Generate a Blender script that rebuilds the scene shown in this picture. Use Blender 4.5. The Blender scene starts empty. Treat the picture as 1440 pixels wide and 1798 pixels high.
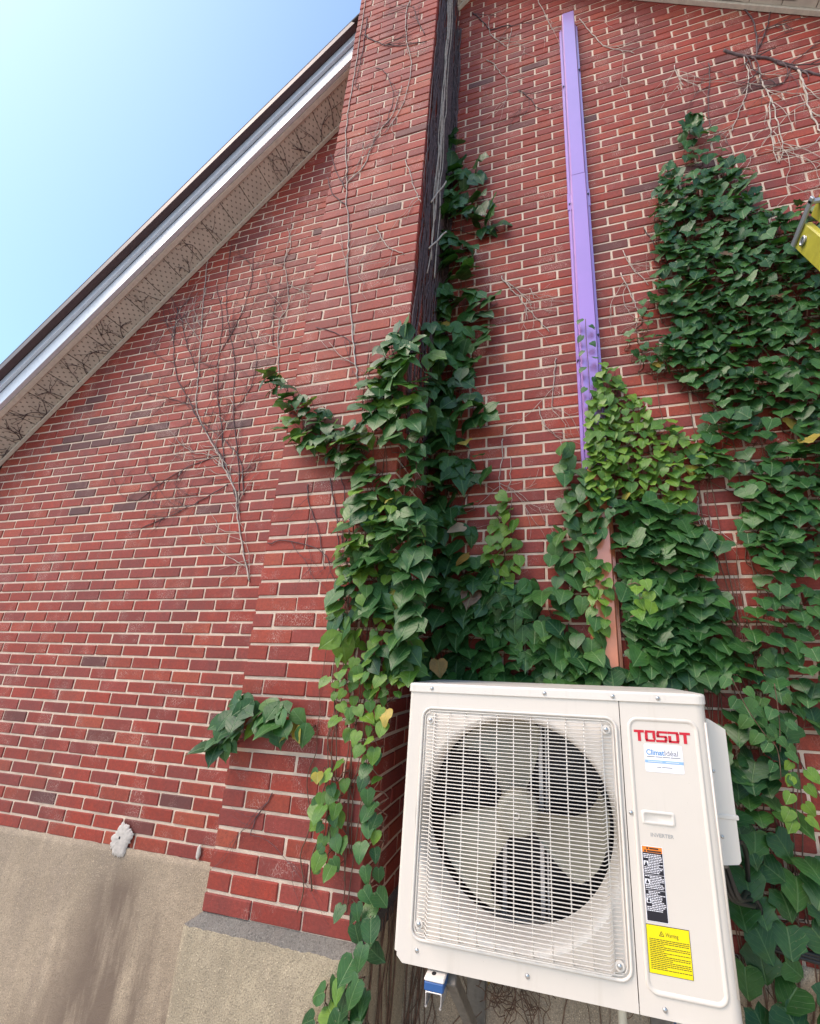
import bpy, bmesh, math, random
import numpy as np
from mathutils import Vector, Matrix

random.seed(7); rng = np.random.default_rng(7)
SC = bpy.context.scene
COL = SC.collection

# ------------------------------------------------------------------ camera
cam_d = bpy.data.cameras.new('camera'); cam = bpy.data.objects.new('camera', cam_d); COL.objects.link(cam)
CR = ((0.97579562, 0.21691121, 0.02779270), (0.02740500, -0.24738121, 0.96853059), (-0.21696054, 0.94432625, 0.24733795))
CP = Vector((1.26234, -1.33517, 0.34516))
M = Matrix([[CR[0][i], CR[1][i], -CR[2][i]] for i in range(3)]).to_4x4(); M.translation = CP
cam.matrix_world = M
cam_d.sensor_fit = 'HORIZONTAL'; cam_d.sensor_width = 36; cam_d.lens = 16.1154
cam_d.shift_x = -0.0750; cam_d.shift_y = 0.0726
cam_d.clip_start = 0.02; cam_d.clip_end = 2000
SC.camera = cam

# ------------------------------------------------------------------ sky, sun, exposure
SUN_EL, SUN_AZ = math.radians(50), math.radians(226)      # azimuth from +Y towards +X: wide soft sun lamp added front left, mimicking a bright sky dome
w = bpy.data.worlds.new('World'); SC.world = w; w.use_nodes = True
wn = w.node_tree; bg = wn.nodes['Background']
sky = wn.nodes.new('ShaderNodeTexSky'); sky.sky_type = 'NISHITA'; sky.sun_disc = False
sky.sun_elevation = SUN_EL; sky.sun_rotation = SUN_AZ; sky.air_density = 1.0; sky.dust_density = 2.6; sky.ozone_density = 2.2
skm = wn.nodes.new('ShaderNodeMix'); skm.data_type = 'RGBA'; skm.blend_type = 'MULTIPLY'; skm.inputs[0].default_value = 1.0
skm.inputs[7].default_value = (.85, 1.01, 1.05, 1)          # the camera's cyan rendering of clear sky
wn.links.new(sky.outputs[0], skm.inputs[6]); wn.links.new(skm.outputs[2], bg.inputs[0]); bg.inputs[1].default_value = 0.15
sd = bpy.data.lights.new('sun', 'SUN'); sd.energy = 1.35; sd.angle = math.radians(30); sd.color = (1, .71, .56)
so = bpy.data.objects.new('sun', sd); COL.objects.link(so)
sdir = Vector((math.sin(SUN_AZ) * math.cos(SUN_EL), math.cos(SUN_AZ) * math.cos(SUN_EL), math.sin(SUN_EL)))
so.rotation_euler = sdir.to_track_quat('Z', 'Y').to_euler(); so.location = (-6, -12, 14)
SC.view_settings.view_transform = 'Standard'; SC.view_settings.look = 'None'
SC.view_settings.exposure = 1.02; SC.view_settings.gamma = 1.0
SC.view_settings.use_curve_mapping = False
SC.render.engine = 'CYCLES'

# ------------------------------------------------------------------ helpers
def tag(o, label=None, cat=None, group=None, kind=None):
    if label: o['label'] = label
    if cat: o['category'] = cat
    if group: o['group'] = group
    if kind: o['kind'] = kind
    return o
def empty(name, loc, label=None, cat=None, group=None):
    o = bpy.data.objects.new(name, None); COL.objects.link(o); o.location = loc; o.empty_display_size = .1
    return tag(o, label, cat, group)
def link(name, me, parent=None, color=None):
    o = bpy.data.objects.new(name, me); COL.objects.link(o)
    if parent is not None:
        o.parent = parent; o.matrix_parent_inverse = wmat(parent).inverted()
    if color is not None: o.color = (*color, 1)
    return o
def wmat(o):
    m = Matrix.LocRotScale(o.location, o.rotation_euler, o.scale)
    return (wmat(o.parent) @ o.matrix_parent_inverse @ m) if o.parent else m

BOXS = [(a, b, c) for a in (-1, 1) for b in (-1, 1) for c in (-1, 1)]
def _cb_topo():
    idx = {(s, a): i * 3 + a for i, s in enumerate(BOXS) for a in range(3)}
    pos = lambda k: Vector([k[0][j] * (1 if j == k[1] else .8) for j in range(3)])
    F = []
    def add(keys):
        ks = list(keys); c = sum((pos(k) for k in ks), Vector()) / len(ks)
        ref = (pos(ks[0]) - c); n = c.normalized(); t = n.cross(ref)
        ks.sort(key=lambda k: math.atan2((pos(k) - c).dot(t), (pos(k) - c).dot(ref)))
        F.append(tuple(idx[k] for k in ks))
    for a in range(3):
        for sg in (-1, 1): add([(s, a) for s in BOXS if s[a] == sg])
    for a in range(3):
        o = [j for j in range(3) if j != a]
        for s1 in (-1, 1):
            for s2 in (-1, 1):
                ss = [s for s in BOXS if s[o[0]] == s1 and s[o[1]] == s2]
                add([(s, o[0]) for s in ss] + [(s, o[1]) for s in ss])
    for s in BOXS: add([(s, a) for a in range(3)])
    return F
CBF = _cb_topo()
def cbox(x0, x1, y0, y1, z0, z1, ch):
    c = ((x0 + x1) / 2, (y0 + y1) / 2, (z0 + z1) / 2); h = ((x1 - x0) / 2, (y1 - y0) / 2, (z1 - z0) / 2)
    return [tuple(c[j] + s[j] * (h[j] - (0 if j == a else ch)) for j in range(3)) for s in BOXS for a in range(3)]

class MB:
    def __init__(s): s.v = []; s.f = []; s.t = []; s.tone = None
    def add(s, v, f):
        n = len(s.v); s.v += [tuple(p) for p in v]; s.f += [tuple(i + n for i in q) for q in f]
        s.t += [s.tone] * len(f)
    def box(s, x0, x1, y0, y1, z0, z1, ch=.002):
        s.add(cbox(x0, x1, y0, y1, z0, z1, ch), CBF); return s
    def obox(s, O, ax, ay, az, lx, ly, lz, ch=.002):
        vs = cbox(0, lx, 0, ly, 0, lz, ch)
        fl = ax.cross(ay).dot(az) < 0
        s.add([O + ax * p[0] + ay * p[1] + az * p[2] for p in vs], [q[::-1] for q in CBF] if fl else CBF); return s
    def tube(s, pts, r, n=5, r2=None, closed=False):
        pts = [Vector(p) for p in pts]; m = len(pts); vs = []; prev = None
        for i, p in enumerate(pts):
            if closed: d = pts[(i + 1) % m] - pts[i - 1]
            else: d = pts[min(i + 1, m - 1)] - pts[max(i - 1, 0)]
            d = d.normalized() if d.length > 1e-9 else Vector((0, 0, 1))
            u = prev if prev is not None else (Vector((0, 1, 0)) if abs(d.y) < .9 else Vector((1, 0, 0)))
            u = (u - d * u.dot(d)); u = u.normalized() if u.length > 1e-6 else d.orthogonal().normalized()
            prev = u; q = d.cross(u); rr = r if r2 is None else r + (r2 - r) * i / max(1, m - 1)
            vs += [p + (u * math.cos(2 * math.pi * k / n) + q * math.sin(2 * math.pi * k / n)) * rr for k in range(n)]
        F = []
        for i in range(m if closed else m - 1):
            for k in range(n):
                a = i * n + k; b = i * n + (k + 1) % n; j = (i + 1) % m
                F.append((a, b, j * n + (k + 1) % n, j * n + k))
        if not closed: F += [tuple(range(n))[::-1], tuple((m - 1) * n + k for k in range(n))]
        s.add(vs, F); return s
    def prism(s, poly, y0, y1):                 # polygon in XZ, extruded along Y
        n = len(poly); vs = [(x, y0, z) for x, z in poly] + [(x, y1, z) for x, z in poly]
        s.add(vs, [tuple(range(n)), tuple(range(2 * n - 1, n - 1, -1))] + [(i, i + n, (i + 1) % n + n, (i + 1) % n) for i in range(n)]); return s
    def mesh(s, name, mat, smooth=False):
        me = bpy.data.meshes.new(name); me.from_pydata(s.v, [], s.f); me.materials.append(mat)
        if smooth: me.polygons.foreach_set('use_smooth', [True] * len(me.polygons))
        if s.t and s.t[0] is not None:
            a = me.attributes.new('tone', 'FLOAT_COLOR', 'FACE')
            a.data.foreach_set('color', np.array([(*t, 1) for t in s.t], 'f').ravel())
        me.update(); return me
    def build(s, name, mat, parent=None, smooth=False):
        return link(name, s.mesh(name, mat, smooth), parent)

def rrect(x0, x1, z0, z1, r, n=6):
    P = []
    for cx, cz, a0 in ((x1 - r, z1 - r, 0), (x0 + r, z1 - r, 90), (x0 + r, z0 + r, 180), (x1 - r, z0 + r, 270)):
        P += [(cx + r * math.cos(math.radians(a0 + 90 * i / n)), cz + r * math.sin(math.radians(a0 + 90 * i / n))) for i in range(n + 1)]
    return P
def inpoly(x, z, P):
    c = False; n = len(P)
    for i in range(n):
        x1, z1 = P[i]; x2, z2 = P[i - 1]
        if (z1 > z) != (z2 > z) and x < (x2 - x1) * (z - z1) / (z2 - z1) + x1: c = not c
    return c
def proj(p):
    d = Vector(p) - CP
    X, Y, Z = (sum(CR[i][j] * d[j] for j in range(3)) for i in range(3))
    return (828 + 644.6 * X / Z, 1003.5 - 644.6 * Y / Z, Z) if Z > .05 else (-9e3, -9e3, 9e3)

# ------------------------------------------------------------------ materials
def new_mat(name):
    m = bpy.data.materials.new(name); m.use_nodes = True; nt = m.node_tree
    return m, nt, nt.nodes['Principled BSDF']
def nd(nt, typ, ins=None, **kw):
    n = nt.nodes.new('ShaderNode' + typ)
    for k, v in kw.items(): setattr(n, k, v)
    for k, v in (ins or {}).items():
        if isinstance(v, bpy.types.NodeSocket): nt.links.new(v, n.inputs[k])
        else: n.inputs[k].default_value = v
    return n
def noise(nt, vec, scale, detail=3, rough=.55):
    return nd(nt, 'TexNoise', {'Vector': vec, 'Scale': scale, 'Detail': detail, 'Roughness': rough}).outputs['Fac']
def ramp(nt, fac, a, b, ca=0., cb=1.):
    return nd(nt, 'MapRange', {0: fac, 1: a, 2: b, 3: ca, 4: cb}).outputs[0]
def mix(nt, fac, a, b, blend='MIX'):
    n = nt.nodes.new('ShaderNodeMix'); n.data_type = 'RGBA'; n.blend_type = blend
    for k, v in ((0, fac), (6, a), (7, b)):
        if isinstance(v, bpy.types.NodeSocket): nt.links.new(v, n.inputs[k])
        else: n.inputs[k].default_value = v if k == 0 else ((*v, 1) if len(v) == 3 else v)
    return n.outputs[2]
def math_(nt, op, a, b=0.):
    return nd(nt, 'Math', {0: a, 1: b}, operation=op).outputs[0]
def bump(nt, bs, h, strength, dist):
    b = nd(nt, 'Bump', {'Height': h, 'Strength': strength, 'Distance': dist}); nt.links.new(b.outputs[0], bs.inputs['Normal'])
def pos(nt): return nt.nodes.new('ShaderNodeNewGeometry').outputs['Position']
def scaled(nt, vec, s): return nd(nt, 'VectorMath', {0: vec, 1: s}, operation='MULTIPLY').outputs[0]
def tone_src(nt, single):
    if single: return nt.nodes.new('ShaderNodeObjectInfo').outputs['Color']
    return nd(nt, 'Attribute', attribute_name='tone').outputs['Color']
def plain(name, col, rough=.5, metal=0., spec=.5, nz=0., bmp=0., nscale=40):
    m, nt, bs = new_mat(name)
    bs.inputs['Roughness'].default_value = rough; bs.inputs['Metallic'].default_value = metal
    bs.inputs['Specular IOR Level'].default_value = spec
    p = pos(nt); f = noise(nt, p, nscale)
    c = mix(nt, ramp(nt, f, .3, .7), tuple(v * (1 - nz) for v in col), tuple(min(1, v * (1 + nz)) for v in col))
    nt.links.new(c, bs.inputs['Base Color'])
    if bmp: bump(nt, bs, noise(nt, p, nscale * 6), bmp, .002)
    return m

def brick_mat(single):
    m, nt, bs = new_mat('brick_' + ('single' if single else 'many')); p = pos(nt); t = tone_src(nt, single)
    f1 = noise(nt, p, 9, 4); f2 = noise(nt, p, 90, 4); f3 = noise(nt, scaled(nt, p, (1, 1, 2.5)), 300, 2)
    c = mix(nt, ramp(nt, f1, .35, .7, 0, .35), t, (.17, .042, .034))
    c = mix(nt, ramp(nt, f2, .3, .7, .0, .8), c, mix(nt, .5, c, (.085, .022, .018)))
    c = mix(nt, ramp(nt, f3, .56, .70, 0, .55), c, (.055, .018, .016))
    # pale rootlet scars and lime specks left by the creeper
    v = nd(nt, 'TexVoronoi', {'Vector': scaled(nt, p, (1, 1, .45)), 'Scale': 130}, feature='DISTANCE_TO_EDGE').outputs['Distance']
    msk = math_(nt, 'MULTIPLY', ramp(nt, v, .03, .01), ramp(nt, noise(nt, p, 5, 4), .53, .62))
    c = mix(nt, math_(nt, 'MULTIPLY', msk, .8), c, (.55, .42, .36))
    sp = math_(nt, 'MULTIPLY', ramp(nt, noise(nt, p, 420, 1), .72, .78), ramp(nt, noise(nt, p, 7, 2), .4, .6))
    c = mix(nt, math_(nt, 'MULTIPLY', sp, .7), c, (.6, .47, .4))
    grime = ramp(nt, noise(nt, scaled(nt, p, (2.2, 2.2, .5)), 1.0, 5, .65), .50, .72, 0, .45)
    c = mix(nt, grime, c, (.085, .040, .040))
    nt.links.new(c, bs.inputs['Base Color'])
    bs.inputs['Roughness'].default_value = .72; bs.inputs['Specular IOR Level'].default_value = .32
    bump(nt, bs, math_(nt, 'ADD', math_(nt, 'MULTIPLY', f2, .7), math_(nt, 'MULTIPLY', f3, .3)), .55, .003)
    return m
BRICK1, BRICKN = brick_mat(True), brick_mat(False)

def mortar_mat():
    m, nt, bs = new_mat('mortar'); p = pos(nt)
    f = noise(nt, p, 14, 4); g = noise(nt, p, 260, 3)
    c = mix(nt, ramp(nt, f, .3, .75), (.66, .52, .405), (.46, .35, .27))
    c = mix(nt, ramp(nt, g, .55, .75, 0, .5), c, (.40, .29, .23))
    nt.links.new(c, bs.inputs['Base Color']); bs.inputs['Roughness'].default_value = .9
    bump(nt, bs, math_(nt, 'ADD', g, f), .8, .004); return m
MORTAR = mortar_mat()

def concrete_mat(name, col, stain):
    m, nt, bs = new_mat(name); p = pos(nt)
    big = noise(nt, p, 2.2, 5); mid = noise(nt, p, 22, 5); fine = noise(nt, p, 210, 3)
    c = mix(nt, ramp(nt, big, .35, .65), col, tuple(v * .62 for v in col))
    c = mix(nt, ramp(nt, noise(nt, scaled(nt, p, (5, 5, .9)), 1.0, 5, .65), .48, .68, 0, .55), c, (.17, .135, .115))
    c = mix(nt, ramp(nt, mid, .35, .65, 0, .65), c, tuple(v * .66 for v in col))
    c = mix(nt, ramp(nt, fine, .50, .62, 0, .8), c, tuple(v * .45 for v in col))
    c = mix(nt, ramp(nt, noise(nt, p, 240, 2), .60, .68, 0, .6), c, tuple(min(1, v * 1.5) for v in col))
    if stain:
        xyz = nd(nt, 'SeparateXYZ', {0: p}); X, Z = xyz.outputs[0], xyz.outputs[2]
        st = noise(nt, scaled(nt, p, (7, 1, 1.1)), 1.0, 5, .6)
        # damp run-off fanning out below the patched pipe hole
        depth = math_(nt, 'SUBTRACT', -.62, Z)
        cen = math_(nt, 'ADD', -.86, math_(nt, 'MULTIPLY', depth, .05))
        dx = math_(nt, 'ABSOLUTE', math_(nt, 'SUBTRACT', X, cen))
        wd = math_(nt, 'ADD', .09, math_(nt, 'MULTIPLY', depth, .62))
        k = math_(nt, 'MULTIPLY', ramp(nt, math_(nt, 'DIVIDE', dx, wd), 1.25, .35), ramp(nt, depth, .0, .16))
        k = math_(nt, 'MULTIPLY', k, ramp(nt, st, .36, .52))
        c = mix(nt, math_(nt, 'MULTIPLY', k, .95), c, tuple(v * .34 for v in (col[0], col[1] * .92, col[2] * .95)))
    nt.links.new(c, bs.inputs['Base Color']); bs.inputs['Roughness'].default_value = .92
    bump(nt, bs, math_(nt, 'ADD', math_(nt, 'MULTIPLY', fine, .6), mid), .7, .006); return m
CONC = concrete_mat('foundation_concrete', (.44, .345, .245), True)
CONC2 = concrete_mat('chimney_base_concrete', (.45, .365, .25), False)
WASH = concrete_mat('ledge_mortar_wash', (.20, .18, .155), False)

def leaf_mat(single):
    m, nt, bs = new_mat('leaf_' + ('single' if single else 'many')); t = tone_src(nt, single)
    uv = nd(nt, 'UVMap', uv_map='UVMap').outputs[0]; s = nd(nt, 'SeparateXYZ', {0: uv}); u, v = s.outputs[0], s.outputs[1]
    au = math_(nt, 'ABSOLUTE', math_(nt, 'SUBTRACT', u, .5)); p = pos(nt)
    rib = ramp(nt, au, .030, .010)
    side = math_(nt, 'FRACT', math_(nt, 'MULTIPLY', math_(nt, 'ADD', v, math_(nt, 'MULTIPLY', au, -.9)), 5.5))
    side = ramp(nt, math_(nt, 'ABSOLUTE', math_(nt, 'SUBTRACT', side, .5)), .08, .02)
    vein = math_(nt, 'MAXIMUM', rib, math_(nt, 'MULTIPLY', side, .5))
    n1 = noise(nt, p, 38, 3); n2 = noise(nt, p, 150, 2)
    c = mix(nt, ramp(nt, n1, .3, .72), t, mix(nt, 1., t, (.62, .70, .75), 'MULTIPLY'))
    c = mix(nt, math_(nt, 'MULTIPLY', vein, .5), c, mix(nt, .5, t, (.22, .34, .14)))
    c = mix(nt, ramp(nt, n2, .66, .76, 0, .45), c, (.22, .20, .10))
    nt.links.new(c, bs.inputs['Base Color']); bs.inputs['Roughness'].default_value = .40
    bs.inputs['Specular IOR Level'].default_value = .38
    bump(nt, bs, math_(nt, 'ADD', math_(nt, 'MULTIPLY', vein, -.6), math_(nt, 'MULTIPLY', n1, .5)), .5, .003)
    tr = nd(nt, 'BsdfTranslucent', {'Color': mix(nt, 1., c, (1.3, 1.5, .5), 'MULTIPLY')})
    mx = nd(nt, 'MixShader', {0: .16, 1: bs.outputs[0], 2: tr.outputs[0]})
    nt.links.new(mx.outputs[0], nt.nodes['Material Output'].inputs[0]); return m
LEAF1, LEAFN = leaf_mat(True), leaf_mat(False)

STEM = plain('vine_stem_brown', (.13, .07, .045), .8, nz=.4)
DEADD = plain('dead_vine_dark', (.085, .055, .058), .85, nz=.4)
DEADP = plain('dead_vine_pale', (.42, .36, .31), .85, nz=.3)
def soffit_mat():
    m, nt, bs = new_mat('perforated_soffit'); p = pos(nt)
    # the pressed vent holes: small dark dashes on a staggered grid along the slope
    mp = nd(nt, 'Mapping', {'Vector': p, 'Rotation': (0, math.radians(47.3), 0)}).outputs[0]
    s = nd(nt, 'SeparateXYZ', {0: mp})
    gx = math_(nt, 'MULTIPLY', s.outputs[0], 1 / .046); gy = math_(nt, 'MULTIPLY', s.outputs[1], 1 / .024)
    row = math_(nt, 'MULTIPLY', math_(nt, 'FLOORED_MODULO', math_(nt, 'FLOOR', gy), 2.), .5)
    fx = math_(nt, 'ABSOLUTE', math_(nt, 'SUBTRACT', math_(nt, 'FRACT', math_(nt, 'ADD', gx, row)), .5))
    fy = math_(nt, 'ABSOLUTE', math_(nt, 'SUBTRACT', math_(nt, 'FRACT', gy), .5))
    hole = math_(nt, 'MULTIPLY', ramp(nt, fx, .13, .09), ramp(nt, fy, .26, .2))
    f = noise(nt, p, 12, 4)
    c = mix(nt, ramp(nt, f, .3, .7), (.55, .50, .43), (.45, .41, .355))
    c = mix(nt, math_(nt, 'MULTIPLY', hole, .8), c, (.10, .085, .07))
    nt.links.new(c, bs.inputs['Base Color']); bs.inputs['Roughness'].default_value = .5
    return m
SOFF = soffit_mat()
TRIM = plain('tan_trim', (.54, .49, .42), .5, nz=.1)
FASC = plain('white_fascia_metal', (.56, .60, .66), .30, metal=.3, nz=.05)
BROWN = plain('brown_drip_edge', (.06, .032, .032), .5, nz=.1)
SHING = plain('roof_shingle', (.045, .035, .035), .9, nz=.35, bmp=.5, nscale=30)
def duct_mat(name, ca, cb):
    m, nt, bs = new_mat(name); p = pos(nt); f = noise(nt, p, 5, 3)
    c = mix(nt, ramp(nt, f, .3, .7), ca, cb); nt.links.new(c, bs.inputs['Base Color'])
    bs.inputs['Roughness'].default_value = .36; bs.inputs["Metallic"].default_value = .45
    bs.inputs["Coat Weight"].default_value = 1.0; bs.inputs["Coat Roughness"].default_value = .15; return m
DUCT = duct_mat('purple_sky_tint_duct', (.37, .20, .50), (.34, .19, .47)); DUCT2 = duct_mat('salmon_duct_paint', (.74, .25, .14), (.70, .23, .13))  # upper purple holds the sky's reflection as colour; salmon is the bare paint
def ac_mat(name, col):
    m, nt, bs = new_mat(name); p = pos(nt)
    st = noise(nt, scaled(nt, p, (26, 26, 2.2)), 1.0, 4, .6); bl = noise(nt, p, 4, 4); sp = noise(nt, p, 170, 2)
    c = mix(nt, ramp(nt, bl, .3, .75, 0, .5), col, tuple(v * f for v, f in zip(col, (.93, .92, .90))))
    c = mix(nt, ramp(nt, st, .56, .78, 0, .30), c, (.46, .40, .32))
    c = mix(nt, ramp(nt, sp, .70, .76, 0, .35), c, (.36, .30, .23))
    nt.links.new(c, bs.inputs['Base Color']); nt.links.new(ramp(nt, bl, .3, .7, .28, .42), bs.inputs['Roughness']); return m
ACW = ac_mat('ac_cream_paint', (.67, .605, .535))
ACW2 = ac_mat('ac_white_plastic', (.70, .645, .58))
WIRE = plain('ac_guard_coating', (.68, .62, .55), .3, nz=.03)
FANP = plain('fan_grey_plastic', (.23, .215, .165), .42, nz=.12, nscale=9)
BLACK = plain('dark_inside', (.012, .012, .014), .6)
COIL = plain('coil_fins', (.035, .037, .045), .4, metal=.5, nz=.3, nscale=200)
GALV = plain('galvanised_steel', (.55, .55, .56), .35, metal=.8, nz=.1)
STEEL = plain('bracket_steel', (.17, .155, .135), .5, metal=.4, nz=.2)
SCREW = plain('screw_zinc', (.5, .5, .5), .3, metal=.9)
RED = plain('print_red', (.55, .012, .03), .4); BLUE = plain('print_blue', (.10, .27, .55), .4); LBLUE = plain('print_light_blue', (.28, .46, .72), .4)
GREY = plain('print_grey', (.16, .16, .18), .4); LGREY = plain('print_light_grey', (.36, .35, .34), .4)
INK = plain('print_black', (.012, .012, .02), .4); ORNG = plain('print_orange', (.80, .22, .02), .4); YELL = plain('print_yellow', (.85, .68, .0), .4)
PAPER = plain('sticker_white', (.86, .84, .88), .35)
RUBB = plain('blue_rubber', (.02, .09, .27), .5); CABLE = plain('black_cable', (.012, .012, .012), .45)
BRASS = plain('brass_cap', (.50, .36, .16), .35, metal=.7); PIPE = plain('cream_pipe', (.62, .56, .44), .4)
LADY = plain('ladder_yellow', (.40, .36, .045), .38, nz=.12, nscale=25); LADG = plain('ladder_grey_metal', (.34, .36, .40), .4, metal=.6)
WHITEP = plain('white_mortar_patch', (.47, .43, .39), .95, nz=.15, bmp=.8, nscale=60)
GROUND = plain('ground_gravel', (.50, .43, .34), .95, nz=.35, bmp=.5, nscale=8)  # unseen ground, its pale tone set to bounce warm light up
BARK = plain('tree_bark', (.09, .065, .05), .9, nz=.3)

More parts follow.
